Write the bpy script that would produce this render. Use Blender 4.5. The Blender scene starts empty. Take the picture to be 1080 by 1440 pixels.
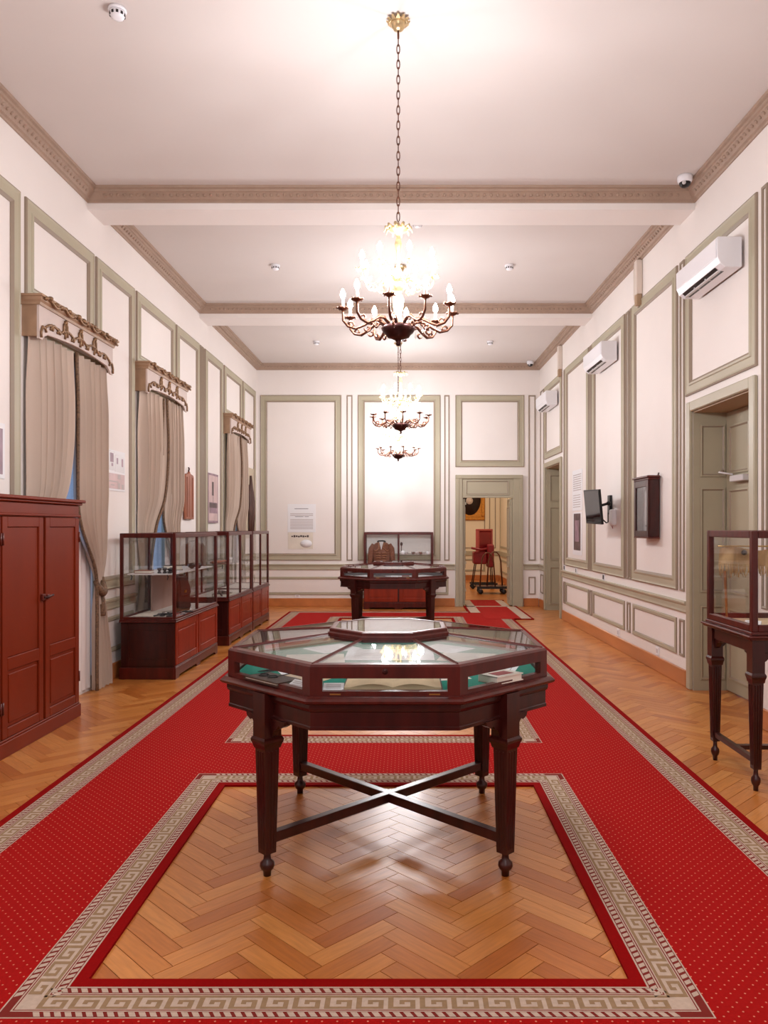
import bpy, bmesh, math, random
from mathutils import Matrix, Vector
random.seed(7)
PI = math.pi
SC = bpy.context.scene
COL = SC.collection

# ------------------------------------------------------------------ camera
F, CX, HY, CAMH = 1080.0, 571.0, 741.0, 1.5
cam_d = bpy.data.cameras.new('camera')
cam = bpy.data.objects.new('camera', cam_d); COL.objects.link(cam)
cam.location = (0, 0, CAMH); cam.rotation_euler = (PI/2, 0, 0)
cam_d.sensor_fit = 'VERTICAL'; cam_d.sensor_height = 24.0
cam_d.lens = 24.0*F/1440.0
cam_d.shift_x = -(CX-540.0)/1440.0
cam_d.shift_y = (HY-720.0)/1440.0
cam_d.clip_end = 200
SC.camera = cam

# ------------------------------------------------------------------ world, light, exposure
SC.view_settings.view_transform = 'Standard'; SC.view_settings.look = 'None'
SC.view_settings.gamma = 1.0; SC.view_settings.use_curve_mapping = False
SC.view_settings.exposure = 0.05
SC.cycles.transparent_max_bounces = 40; SC.cycles.max_bounces = 14
w = bpy.data.worlds.new('world'); SC.world = w; w.use_nodes = True
w.node_tree.nodes['Background'].inputs[0].default_value = (0.34, 0.50, 0.86, 1)
w.node_tree.nodes['Background'].inputs[1].default_value = 1.1
LAMP = 17.0            # watts of one chandelier light point
LAMP_COL = (0.955, 0.955, 1.0)
BULB = 60.0

def point_light(name, loc, power, radius=0.05, col=LAMP_COL):
    d = bpy.data.lights.new(name, 'POINT'); d.energy = power; d.shadow_soft_size = radius; d.color = col
    o = bpy.data.objects.new(name, d); COL.objects.link(o); o.location = loc
    return o

# ------------------------------------------------------------------ materials
def lin(c):
    c = c/255.0
    return c/12.92 if c <= 0.04045 else ((c+0.055)/1.055)**2.4
def C(r, g, b): return (lin(r), lin(g), lin(b), 1.0)
MATS = {}
def mat(name, col, rough=0.6, metal=0.0, spec=0.5, noise=0.0, nscale=6.0, stretch=None, bump=0.0, bscale=40.0, coat=0.0, emit=None, sheen=0.0):
    m = bpy.data.materials.new(name); m.use_nodes = True; MATS[name] = m
    nt = m.node_tree; b = nt.nodes['Principled BSDF']
    b.inputs['Base Color'].default_value = col; b.inputs['Roughness'].default_value = rough
    b.inputs['Metallic'].default_value = metal; b.inputs['Specular IOR Level'].default_value = spec
    b.inputs['Coat Weight'].default_value = coat; b.inputs['Coat Roughness'].default_value = 0.15
    if sheen: b.inputs['Sheen Weight'].default_value = sheen
    if emit:
        b.inputs['Emission Color'].default_value = emit[0]; b.inputs['Emission Strength'].default_value = emit[1]
    if noise or bump:
        tc = nt.nodes.new('ShaderNodeTexCoord'); mp = nt.nodes.new('ShaderNodeMapping')
        nt.links.new(tc.outputs['Object'], mp.inputs[0])
        if stretch: mp.inputs['Scale'].default_value = stretch
    if noise:
        n = nt.nodes.new('ShaderNodeTexNoise'); n.inputs['Scale'].default_value = nscale; n.inputs['Detail'].default_value = 5
        nt.links.new(mp.outputs[0], n.inputs['Vector'])
        r = nt.nodes.new('ShaderNodeValToRGB')
        lo = tuple(max(0, c*(1-noise)) for c in col[:3])+(1,); hi = tuple(min(1, c*(1+noise)) for c in col[:3])+(1,)
        r.color_ramp.elements[0].position = 0.3; r.color_ramp.elements[1].position = 0.7
        r.color_ramp.elements[0].color = lo; r.color_ramp.elements[1].color = hi
        nt.links.new(n.outputs['Fac'], r.inputs[0]); nt.links.new(r.outputs[0], b.inputs['Base Color'])
    if bump:
        n2 = nt.nodes.new('ShaderNodeTexNoise'); n2.inputs['Scale'].default_value = bscale
        nt.links.new(mp.outputs[0], n2.inputs['Vector'])
        bp = nt.nodes.new('ShaderNodeBump'); bp.inputs['Strength'].default_value = bump; bp.inputs['Distance'].default_value = 0.01
        nt.links.new(n2.outputs['Fac'], bp.inputs['Height']); nt.links.new(bp.outputs[0], b.inputs['Normal'])
    return m
mat('wall_paint', C(237, 230, 225), 0.75, noise=0.02, nscale=1.5)
mat('back_room_paint', C(240, 225, 200), 0.75)
mat('ceiling_paint', C(212, 204, 199), 0.8, noise=0.02, nscale=1.0)
mat('sage', C(178, 170, 147), 0.5, noise=0.03, nscale=3)
mat('sage_line', C(150, 134, 116), 0.5)
mat('door_sage', C(172, 163, 139), 0.42, noise=0.03, nscale=3)
mat('cornice', C(164, 140, 122), 0.6, noise=0.06, nscale=8, bump=0.5, bscale=60)
mat('skirting', C(190, 116, 62), 0.35, noise=0.15, nscale=5, stretch=(1, 0.2, 1))
mat('mahogany', C(80, 22, 15), 0.3, spec=0.4, noise=0.35, nscale=7, stretch=(3, 3, 0.6), coat=0.12)
mat('mahogany_dark', C(56, 17, 13), 0.28, spec=0.4, noise=0.35, nscale=7, stretch=(3, 3, 0.6), coat=0.12)
mat('mahogany_red', C(132, 40, 16), 0.34, spec=0.35, noise=0.22, nscale=6, stretch=(2, 2, 0.5), coat=0.08)
mat('cabinet_paint', C(118, 37, 8), 0.45, spec=0.22, noise=0.08, nscale=4, stretch=(1, 1, 0.4))
mat('cabinet_dark', C(92, 28, 18), 0.35)
mat('felt_dark', C(74, 68, 70), 0.95, noise=0.3, nscale=20)
mat('felt', C(0, 128, 108), 0.95, noise=0.08, nscale=30)
mat('velvet_cream', C(214, 205, 196), 0.9)
mat('shelf_white', C(226, 224, 224), 0.5)
mat('paper', C(226, 218, 204), 0.8, noise=0.04, nscale=9)
mat('paper_white', C(236, 236, 238), 0.7)
mat('paper_old', C(208, 184, 148), 0.85, noise=0.1, nscale=12)
mat('ink', C(70, 58, 58), 0.8)
mat('ink_soft', C(188, 178, 176), 0.8)
mat('photo_purple', C(150, 122, 134), 0.5, noise=0.3, nscale=7)
mat('photo_dark', C(92, 72, 72), 0.5, noise=0.6, nscale=9)
mat('photo_pink', C(206, 180, 178), 0.5, noise=0.12, nscale=6)
mat('book_red', C(150, 40, 36), 0.6)
mat('book_brown', C(74, 52, 40), 0.6, noise=0.2)
mat('bronze', C(112, 74, 58), 0.34, metal=0.85, noise=0.35, nscale=30)
mat('bronze_dark', C(66, 36, 34), 0.38, metal=0.7, noise=0.3, nscale=30)
mat('gilt', C(206, 182, 138), 0.35, metal=0.8, noise=0.3, nscale=40)
mat('old_gilt', C(140, 108, 78), 0.45, metal=0.45, noise=0.45, nscale=40)
mat('brass', C(196, 158, 88), 0.3, metal=1.0)
mat('steel', C(150, 150, 152), 0.3, metal=1.0)
mat('candle', C(226, 218, 206), 0.5)
mat('bulb', (1, 1, 1, 1), 0.3, emit=((1.0, 0.93, 0.86, 1), BULB))
mat('drape', C(200, 182, 167), 0.7, noise=0.05, nscale=4, stretch=(1, 1, 0.15), spec=0.2)
mat('drape_lining', C(206, 190, 172), 0.8)
mat('sheer', C(232, 226, 224), 0.85)
mat('braid', C(110, 84, 62), 0.7, noise=0.5, nscale=60)
mat('pelmet_cloth', C(206, 190, 182), 0.6, noise=0.03)
mat('pelmet_wood', C(164, 132, 104), 0.5, noise=0.12, nscale=10)
mat('plastic_white', C(238, 238, 242), 0.28)
mat('plastic_grey', C(206, 202, 202), 0.4)
mat('black', C(22, 20, 22), 0.4)
mat('screen_black', C(10, 10, 12), 0.06)
mat('pipe_white', C(222, 210, 198), 0.5)
mat('pipe_tan', C(170, 142, 112), 0.6)
mat('red_leather', C(132, 18, 28), 0.45, noise=0.12, nscale=8)
mat('red_frame', C(176, 78, 74), 0.5)
mat('picture_dark', C(42, 28, 28), 0.4, noise=0.3)
mat('picture_pale', C(214, 196, 186), 0.6, noise=0.15, nscale=20)
mat('gold_frame', C(206, 140, 60), 0.35, metal=0.55, noise=0.2, nscale=20)
mat('wood_board', C(148, 84, 56), 0.45, noise=0.25, nscale=9, stretch=(4, 4, 0.5))
mat('wood_dark', C(84, 58, 50), 0.6, noise=0.4, nscale=12, stretch=(4, 4, 0.5))
mat('board_beige', C(196, 182, 158), 0.7)
mat('leather', C(64, 36, 26), 0.5, noise=0.25, nscale=14)
mat('jacket_cloth', C(128, 82, 62), 0.9, noise=0.15, nscale=30)
mat('jacket_trim', C(166, 116, 84), 0.8, noise=0.3, nscale=60)
mat('lining_pink', C(168, 134, 122), 0.85, noise=0.05)
mat('straw', C(198, 164, 116), 0.85, noise=0.2, nscale=30, stretch=(1, 1, 0.2))
mat('cane_wood', C(150, 92, 44), 0.4, noise=0.2)
mat('carpet_beige', C(190, 168, 150), 0.95, spec=0.08, noise=0.08, nscale=60)
mat('carpet_tan', C(150, 122, 92), 0.95, spec=0.08, noise=0.08, nscale=60)
mat('carpet_rope', C(122, 44, 38), 0.95, spec=0.08)
mat('carpet_edge', C(138, 5, 5), 0.95, spec=0.08, noise=0.06, nscale=80)
mat('ceramic_dark', C(50, 44, 46), 0.3)
mat('silver', C(190, 186, 184), 0.3, metal=1.0)

def glass_mat(name, tint=(0.97, 0.985, 0.98, 1), ior=1.5):
    m = bpy.data.materials.new(name); m.use_nodes = True; MATS[name] = m
    nt = m.node_tree; nt.nodes.clear()
    out = nt.nodes.new('ShaderNodeOutputMaterial'); mx = nt.nodes.new('ShaderNodeMixShader')
    tr = nt.nodes.new('ShaderNodeBsdfTransparent'); gl = nt.nodes.new('ShaderNodeBsdfGlossy'); fr = nt.nodes.new('ShaderNodeFresnel')
    tr.inputs[0].default_value = tint; gl.inputs['Roughness'].default_value = 0.02; fr.inputs['IOR'].default_value = ior
    ge = nt.nodes.new('ShaderNodeNewGeometry'); io = nt.nodes.new('ShaderNodeMapRange')      # thin pane: same reflectance from both faces
    io.inputs['To Min'].default_value = ior; io.inputs['To Max'].default_value = 1.0/ior
    nt.links.new(ge.outputs['Backfacing'], io.inputs['Value']); nt.links.new(io.outputs[0], fr.inputs['IOR'])
    nt.links.new(fr.outputs[0], mx.inputs[0]); nt.links.new(tr.outputs[0], mx.inputs[1]); nt.links.new(gl.outputs[0], mx.inputs[2])
    nt.links.new(mx.outputs[0], out.inputs[0])
glass_mat('glass', (0.985, 0.99, 0.99, 1), 1.33); glass_mat('window_glass', (0.95, 0.98, 1, 1)); glass_mat('crystal', (0.93, 0.92, 0.9, 1), 1.8)
glass_mat('top_glass', (0.94, 0.965, 0.965, 1), 2.0)

def floor_mat():
    m = bpy.data.materials.new('parquet'); m.use_nodes = True; MATS['parquet'] = m
    nt = m.node_tree; b = nt.nodes['Principled BSDF']
    oi = nt.nodes.new('ShaderNodeObjectInfo'); at = nt.nodes.new('ShaderNodeAttribute'); at.attribute_name = 'tint'
    ad = nt.nodes.new('ShaderNodeMath'); ad.operation = 'ADD'; fr = nt.nodes.new('ShaderNodeMath'); fr.operation = 'FRACT'
    nt.links.new(oi.outputs['Random'], ad.inputs[0]); nt.links.new(at.outputs['Fac'], ad.inputs[1]); nt.links.new(ad.outputs[0], fr.inputs[0])
    r = nt.nodes.new('ShaderNodeValToRGB')
    cols = [(0, C(184, 104, 42)), (0.35, C(208, 132, 62)), (0.7, C(220, 148, 78)), (1, C(196, 116, 54))]
    r.color_ramp.elements[0].color = cols[0][1]; r.color_ramp.elements[1].color = cols[3][1]
    for p, c in cols[1:3]: e = r.color_ramp.elements.new(p); e.color = c
    nt.links.new(fr.outputs[0], r.inputs[0])
    uv = nt.nodes.new('ShaderNodeTexCoord'); mp = nt.nodes.new('ShaderNodeMapping'); mp.inputs['Scale'].default_value = (1.5, 14, 1)
    nt.links.new(uv.outputs['UV'], mp.inputs[0])
    n = nt.nodes.new('ShaderNodeTexNoise'); n.inputs['Scale'].default_value = 6; n.inputs['Detail'].default_value = 6
    ofs = nt.nodes.new('ShaderNodeVectorMath'); ofs.operation = 'ADD'
    nt.links.new(mp.outputs[0], ofs.inputs[0])
    sc = nt.nodes.new('ShaderNodeMath'); sc.operation = 'MULTIPLY'; sc.inputs[1].default_value = 57.0
    nt.links.new(fr.outputs[0], sc.inputs[0]); nt.links.new(sc.outputs[0], ofs.inputs[1])
    nt.links.new(ofs.outputs[0], n.inputs['Vector'])
    mx = nt.nodes.new('ShaderNodeMix'); mx.data_type = 'RGBA'; mx.blend_type = 'MULTIPLY'; mx.inputs[0].default_value = 0.45
    r2 = nt.nodes.new('ShaderNodeValToRGB'); r2.color_ramp.elements[0].position = 0.3; r2.color_ramp.elements[1].position = 0.72
    r2.color_ramp.elements[0].color = (0.55, 0.5, 0.45, 1)
    nt.links.new(n.outputs['Fac'], r2.inputs[0]); nt.links.new(r.outputs[0], mx.inputs[6]); nt.links.new(r2.outputs[0], mx.inputs[7])
    nt.links.new(mx.outputs[2], b.inputs['Base Color'])
    b.inputs['Roughness'].default_value = 0.3; b.inputs['Coat Weight'].default_value = 0.15; b.inputs['Coat Roughness'].default_value = 0.16
floor_mat()
mat('floor_joint', C(96, 52, 28), 0.6)

def carpet_red():
    m = bpy.data.materials.new('carpet_red'); m.use_nodes = True; MATS['carpet_red'] = m
    nt = m.node_tree; b = nt.nodes['Principled BSDF']; L = nt.links.new
    def M(op, a, bb=None):
        n = nt.nodes.new('ShaderNodeMath'); n.operation = op
        for i, v in enumerate((a, bb)):
            if v is None: continue
            if isinstance(v, (int, float)): n.inputs[i].default_value = v
            else: L(v, n.inputs[i])
        return n.outputs[0]
    tc = nt.nodes.new('ShaderNodeTexCoord'); sp = nt.nodes.new('ShaderNodeSeparateXYZ'); L(tc.outputs['Object'], sp.inputs[0])
    px, py = 0.046, 0.046
    v = M('DIVIDE', sp.outputs[1], py/2); row = M('FLOOR', v)
    off = M('MULTIPLY', M('MODULO', M('ABSOLUTE', row), 2.0), 0.5)
    u = M('ADD', M('DIVIDE', sp.outputs[0], px), off)
    du = M('MULTIPLY', M('SUBTRACT', M('FRACT', u), 0.5), px); dv = M('MULTIPLY', M('SUBTRACT', M('FRACT', v), 0.5), py/2)
    d = M('SQRT', M('ADD', M('MULTIPLY', du, du), M('MULTIPLY', dv, dv)))
    dot = M('LESS_THAN', d, 0.0031)
    n = nt.nodes.new('ShaderNodeTexNoise'); n.inputs['Scale'].default_value = 90; L(tc.outputs['Object'], n.inputs['Vector'])
    r = nt.nodes.new('ShaderNodeValToRGB'); r.color_ramp.elements[0].color = C(146, 5, 3); r.color_ramp.elements[1].color = C(174, 12, 9)
    L(n.outputs['Fac'], r.inputs[0])
    mx = nt.nodes.new('ShaderNodeMix'); mx.data_type = 'RGBA'; L(dot, mx.inputs[0]); L(r.outputs[0], mx.inputs[6]); mx.inputs[7].default_value = C(212, 130, 104)
    L(mx.outputs[2], b.inputs['Base Color']); b.inputs['Roughness'].default_value = 0.95; b.inputs['Specular IOR Level'].default_value = 0.15
    b.inputs['Sheen Weight'].default_value = 0.0
carpet_red()

# ------------------------------------------------------------------ mesh builder
class MB:
    def __init__(s): s.v = []; s.f = []; s.m = []; s.sm = []
    def add(s, verts, faces, m=0, smooth=False, M=None):
        b = len(s.v)
        for p in verts:
            s.v.append(tuple(M @ Vector(p)) if M is not None else tuple(p))
        for f in faces:
            s.f.append(tuple(b+i for i in f)); s.m.append(m); s.sm.append(smooth)
        return s
    def box(s, x0, x1, y0, y1, z0, z1, m=0, M=None):
        if x0 > x1: x0, x1 = x1, x0
        if y0 > y1: y0, y1 = y1, y0
        v = [(x0,y0,z0),(x1,y0,z0),(x1,y1,z0),(x0,y1,z0),(x0,y0,z1),(x1,y0,z1),(x1,y1,z1),(x0,y1,z1)]
        return s.add(v, [(3,2,1,0),(4,5,6,7),(0,1,5,4),(1,2,6,5),(2,3,7,6),(3,0,4,7)], m, False, M)
    def rings(s, rings, m=0, smooth=True, cap=True, M=None, closed=True):
        k = len(rings[0]); v = [p for r in rings for p in r]; f = []
        for i in range(len(rings)-1):
            for j in range(k if closed else k-1):
                a = i*k+j; b = i*k+(j+1) % k
                f.append((a, b, b+k, a+k))
        if cap:
            f.append(tuple(range(k-1, -1, -1))); f.append(tuple((len(rings)-1)*k+j for j in range(k)))
        return s.add(v, f, m, smooth, M)
    def prism(s, poly, z0, z1, m=0, M=None):
        return s.rings([[(x, y, z0) for x, y in poly], [(x, y, z1) for x, y in poly]], m, False, True, M)
    def lathe(s, prof, seg=16, m=0, M=None, smooth=True, rot=0.0):
        return s.rings([[(r*math.cos(rot+2*PI*j/seg), r*math.sin(rot+2*PI*j/seg), z) for j in range(seg)] for r, z in prof], m, smooth, True, M)
    def tube(s, path, rad, seg=6, m=0, M=None, smooth=True, cap=True):
        pts = [Vector(p) for p in path]; n = len(pts)
        if not isinstance(rad, (list, tuple)): rad = [rad]*n
        rs = []; prev = None
        for i, p in enumerate(pts):
            t = (pts[min(i+1, n-1)]-pts[max(i-1, 0)]).normalized()
            if prev is None:
                ref = Vector((0, 0, 1)) if abs(t.z) < 0.9 else Vector((1, 0, 0)); a = t.cross(ref).normalized()
            else:
                a = (prev-t*prev.dot(t)).normalized()
            prev = a; b = t.cross(a)
            rs.append([tuple(p+(a*math.cos(2*PI*j/seg)+b*math.sin(2*PI*j/seg))*rad[i]) for j in range(seg)])
        return s.rings(rs, m, smooth, cap, M)
    def sphere(s, c, r, m=0, seg=10, sz=1.0, M=None):
        pr = [(max(1e-4, r*math.sin(PI*i/6)), c[2]-r*sz*math.cos(PI*i/6)) for i in range(7)]
        return s.rings([[(c[0]+q*math.cos(2*PI*j/seg), c[1]+q*math.sin(2*PI*j/seg), z) for j in range(seg)] for q, z in pr], m, True, True, M)
    def mesh(s, name, mats, bevel=0):
        me = bpy.data.meshes.new(name); me.from_pydata(s.v, [], s.f)
        for mn in mats: me.materials.append(MATS[mn])
        me.polygons.foreach_set('material_index', s.m); me.polygons.foreach_set('use_smooth', s.sm)
        bm = bmesh.new(); bm.from_mesh(me); bmesh.ops.recalc_face_normals(bm, faces=bm.faces); bm.to_mesh(me); bm.free()
        me.update(); return me
    def build(s, name, mats, parent=None, bevel=0.0, loc=None, rot=None):
        if isinstance(mats, str): mats = [mats]
        return link(name, s.mesh(name, mats), parent, bevel, loc, rot)
def link(name, me, parent=None, bevel=0.0, loc=None, rot=None):
    o = bpy.data.objects.new(name, me); COL.objects.link(o)
    if parent is not None: o.parent = parent
    if loc is not None: o.location = loc
    if rot is not None: o.rotation_euler = rot
    if bevel:
        b = o.modifiers.new('bevel', 'BEVEL'); b.width = bevel; b.segments = 1; b.limit_method = 'ANGLE'; b.angle_limit = 0.7
    return o
def boxes(name, mats, parent, *bs, bevel=0.0):
    mb = MB()
    for b in bs: mb.box(*b)
    return mb.build(name, mats, parent, bevel)
def tag(o, label, cat, group=None):
    o['label'] = label; o['category'] = cat
    if group: o['group'] = group
    return o
def thing(name, label, cat, loc=(0, 0, 0), rz=0.0, group=None, M=None):
    o = bpy.data.objects.new(name, None); COL.objects.link(o); o.empty_display_size = 0.1
    if M is not None: o.matrix_world = M
    else: o.location = loc; o.rotation_euler = (0, 0, rz)
    return tag(o, label, cat, group)
def struct(o): o['kind'] = 'structure'; return o
def sempty(name, M=None):
    o = bpy.data.objects.new(name, None); COL.objects.link(o); o.empty_display_size = 0.1
    if M is not None: o.matrix_world = M
    return struct(o)
def children_of(o): return [c for c in COL.objects if c.parent is o]
def dup(root, loc, rz=None, label=None, group=None, kids=None):
    r = root.copy(); COL.objects.link(r); r.location = loc
    if rz is not None: r.rotation_euler = (0, 0, rz)
    if label: r['label'] = label
    if group: r['group'] = group
    for ch in children_of(root):
        c = ch.copy(); COL.objects.link(c); c.parent = r
        for g in children_of(ch):
            d = g.copy(); COL.objects.link(d); d.parent = c
    return r

# ------------------------------------------------------------------ wall frames
AL = -math.atan(0.012); AR = math.atan(0.016)
WL = Matrix.Translation((-2.994, 0, 0)) @ Matrix.Rotation(AL, 4, 'Z')     # local x = into the room, y = along, z up
WR = Matrix.Translation((2.752, 0, 0)) @ Matrix.Rotation(AR, 4, 'Z')      # local -x = into the room
YB, ZC, ZT = 14.5, 4.46, 4.57
def XL(y): return -2.994+0.012*y
def XR(y): return 2.752-0.016*y
def onL(n, u, z): return WL @ Matrix.Translation((n, u, z))
def onR(n, u, z): return WR @ Matrix.Translation((-n, u, z)) @ Matrix.Rotation(PI, 4, 'Z')   # local x = into the room, local y = toward the viewer

def holed_wall(u0, u1, z1, openings, x0, x1):
    mb = MB(); us = sorted(set([u0, u1]+[o[0] for o in openings]+[o[1] for o in openings]))
    for a, b in zip(us[:-1], us[1:]):
        op = [o for o in openings if o[0] <= a+1e-6 and o[1] >= b-1e-6]
        if not op: mb.box(x0, x1, a, b, 0, z1)
        else:
            o = op[0]
            if o[2] > 0: mb.box(x0, x1, a, b, 0, o[2])
            mb.box(x0, x1, a, b, o[3], z1)
    return mb
WIN = [(6.02, 7.12), (8.40, 9.45), (12.1, 13.15)]
D2 = (5.89, 7.06); D3 = (12.62, 13.86); DH = 2.56
wall_left = struct(holed_wall(-3, 22.0, ZT, [(a, b, 0.12, 2.95) for a, b in WIN], -0.35, 0).build('wall_left', 'wall_paint'))
wall_left.matrix_world = WL
wall_right = struct(holed_wall(-3, YB+0.25, ZT, [(D2[0], D2[1], 0, DH), (D3[0], D3[1], 0, DH)], 0, 0.4).build('wall_right', 'wall_paint'))
wall_right.matrix_world = WR
mb = MB()
mb.box(-3.2, 1.06, YB, YB+0.25, 0, ZT); mb.box(2.02, 3.2, YB, YB+0.25, 0, ZT); mb.box(1.06, 2.02, YB, YB+0.25, 2.40, ZT)
wall_back = struct(mb.build('wall_back', 'wall_paint'))
wall_rear = struct(MB().box(-3.4, 3.2, -3.2, -3.0, 0, ZT).build('wall_rear', 'wall_paint'))
ceiling = struct(MB().box(-3.5, 3.5, -3.2, 22.2, ZT, ZT+0.2).build('ceiling', 'ceiling_paint'))
BEAMS = [(1.88, 2.26), (7.02, 7.38), (10.66, 11.07)]
for a, b in BEAMS:
    MB().box(XL(a)-0.02, XR(a)+0.02, a, b, 4.40, ZT+0.01).build('beam', 'wall_paint', ceiling)

# cornices: one moulded ring for each ceiling bay
CP = [(0, ZC), (0.012, ZC), (0.02, ZC+0.012), (0.04, ZC+0.018), (0.05, ZC+0.03), (0.085, ZC+0.062), (0.10, ZC+0.066), (0.105, ZC+0.085), (0.125, ZC+0.09), (0.13, ZT+0.002)]
def cornice(name, ya, yb):
    rr = []
    for d, z in CP:
        rr.append([(XL(ya+d)+d, ya+d, z), (XR(ya+d)-d, ya+d, z), (XR(yb-d)-d, yb-d, z), (XL(yb-d)+d, yb-d, z)])
    o = struct(MB().rings(rr, 0, False, False).build(name, 'cornice'))
    # egg-and-dart course pressed into the cove
    mb = MB()
    def run(p, q, nx, ny):
        n = int(math.dist(p, q)/0.06)
        for i in range(n):
            t = (i+0.5)/n; x = p[0]+(q[0]-p[0])*t; y = p[1]+(q[1]-p[1])*t
            mb.sphere((x+nx*0.066, y+ny*0.066, ZC+0.046), 0.016, seg=5, sz=1.0)
    run((XL(ya+.15), ya+.15), (XL(yb-.15), yb-.15), 1, 0); run((XR(ya+.15), ya+.15), (XR(yb-.15), yb-.15), -1, 0)
    run((XL(yb)+.15, yb), (XR(yb)-.15, yb), 0, -1)
    e = mb.build('egg_moulding', 'cornice', o); e['kind'] = 'stuff'
cornice('trim_1', 2.26, 7.02); cornice('trim_2', 7.38, 10.66); cornice('trim_3', 11.07, YB); cornice('trim_4', -3.0, 1.88)

# ------------------------------------------------------------------ panel mouldings on the walls
WIDE = [(0, 0, 1), (0, 0.016, 1), (0.012, 0.022, 1), (0.022, 0.014, 0), (0.034, 0.012, 0), (0.085, 0.012, 0), (0.092, 0.020, 0), (0.108, 0.024, 0), (0.118, 0.016, 1), (0.130, 0.008, 1), (0.130, 0, 1)]
THIN = [(0, 0, 1), (0, 0.012, 1), (0.010, 0.016, 1), (0.022, 0.012, 1), (0.022, 0, 1)]
DADO = [(0, 0, 1), (0, 0.012, 1), (0.012, 0.016, 0), (0.040, 0.014, 0), (0.048, 0.006, 1), (0.048, 0, 1)]
def panel(parent, side, a0, a1, z0, z1, prof=WIDE, name='panel_moulding'):
    def P(a, z, hh):
        if side == 'L': return (hh, a, z)
        if side == 'R': return (-hh, a, z)
        if side == 'N': return (a, YN-hh, z)
        return (a, YB-hh, z)
    mb = MB()
    for i in range(len(prof)-1):
        d, hh, m = prof[i]; d2, h2, m2 = prof[i+1]
        r1 = [P(a0+d, z0+d, hh), P(a1-d, z0+d, hh), P(a1-d, z1-d, hh), P(a0+d, z1-d, hh)]
        r2 = [P(a0+d2, z0+d2, h2), P(a1-d2, z0+d2, h2), P(a1-d2, z1-d2, h2), P(a0+d2, z1-d2, h2)]
        mb.rings([r1, r2], m2, False, False)
    return mb.build(name, ['sage', 'sage_line'], parent)
def rail(parent, side, a0, a1, z0=0.69, z1=0.80):
    def P(a, z, hh):
        return (hh, a, z) if side == 'L' else ((-hh, a, z) if side == 'R' else (a, YB-hh, z))
    prof = [(0, z0), (0.014, z0), (0.02, z0+0.012), (0.016, z0+0.03), (0.016, z1-0.04), (0.028, z1-0.03), (0.034, z1-0.012), (0.03, z1), (0, z1)]
    mb = MB(); mb.rings([[P(a0, z, hh) for hh, z in prof], [P(a1, z, hh) for hh, z in prof]], 0, False, True)
    return mb.build('chair_rail', 'sage', parent)
TOP = 4.03
# left wall
for a0, a1, z0 in [(4.55, 5.80, 0.89), (5.88, 7.13, 3.24), (7.18, 8.16, 0.89), (8.22, 9.54, 3.24), (9.59, 10.61, 0.89), (10.90, 11.90, 0.89), (11.99, 13.22, 3.24), (13.29, 14.33, 0.89)]:
    panel(wall_left, 'L', a0, a1, z0, TOP)
panel(wall_left, 'L', 10.66, 10.745, 0.89, TOP, THIN); panel(wall_left, 'L', 10.765, 10.85, 0.89, TOP, THIN)
for a0, a1 in [(-2.9, 5.86), (7.16, 8.2), (9.57, 11.94), (13.25, 14.48)]:
    rail(wall_left, 'L', a0, a1)
for a0, a1 in [(7.20, 8.14), (9.61, 10.59), (10.92, 11.88), (13.31, 14.3)]:
    panel(wall_left, 'L', a0, a1, 0.27, 0.62, DADO)
# right wall
for a0, a1, z0 in [(5.80, 7.21, 2.72), (7.43, 8.84, 0.89), (9.12, 10.60, 0.89), (10.80, 12.27, 0.89), (12.53, 13.95, 2.72), (4.0, 5.45, 0.89)]:
    panel(wall_right, 'R', a0, a1, z0, TOP)
for a0, a1 in [(7.26, 7.37), (8.88, 8.965), (8.985, 9.08), (10.63, 10.70), (10.715, 10.78), (12.31, 12.40), (5.52, 5.61), (5.64, 5.73), (14.05, 14.38)]:
    panel(wall_right, 'R', a0, a1, 0.89, TOP, THIN)
rail(wall_right, 'R', 7.19, 12.48); rail(wall_right, 'R', 4.0, 5.76); rail(wall_right, 'R', 13.99, 14.46)
for a0, a1 in [(7.46, 8.82), (9.14, 10.58), (10.82, 12.25), (4.2, 5.4)]:
    panel(wall_right, 'R', a0, a1, 0.27, 0.62, DADO)
for a0, a1 in [(7.26, 7.38), (8.92, 9.04), (10.64, 10.76), (12.31, 12.42), (14.1, 14.36)]:
    panel(wall_right, 'R', a0, a1, 0.27, 0.62, THIN)
# back wall
for a0, a1, z0, z1 in [(-2.75, -1.22, 0.87, 3.985), (-0.91, 0.65, 0.87, 3.985), (0.93, 2.23, 2.63, 3.985)]:
    panel(wall_back, 'B', a0, a1, z0, z1)
for a0, a1 in [(-1.12, -1.01), (0.72, 0.82), (2.31, 2.445)]:
    panel(wall_back, 'B', a0, a1, 0.865, 3.985, THIN)
rail(wall_back, 'B', -2.81, 0.92, 0.69, 0.80); rail(wall_back, 'B', 2.22, 2.51, 0.69, 0.80)
panel(wall_back, 'B', -2.72, 0.80, 0.22, 0.56, DADO); panel(wall_back, 'B', 2.31, 2.445, 0.225, 0.56, THIN)
# skirting boards
def skirt(name, M, *bs):
    mb = MB()
    for x0, x1, y0, y1 in bs:
        mb.box(x0, x1, y0, y1, 0.0, 0.155)
    o = struct(mb.build(name, 'skirting', None, 0.006))
    if M is not None: o.matrix_world = M
    return o
skirt('baseboard_left', WL, (0, 0.022, -2.9, 5.9), (0, 0.022, 7.2, 8.3), (0, 0.022, 9.5, 12.0), (0, 0.022, 13.2, 14.48))
skirt('baseboard_right', WR, (-0.022, 0, -2.9, 5.76), (-0.022, 0, 7.19, 12.49), (-0.022, 0, 13.99, 14.46))
skirt('baseboard_back', None, (-2.80, 0.92, YB-0.022, YB), (2.215, 2.50, YB-0.022, YB))

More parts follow.
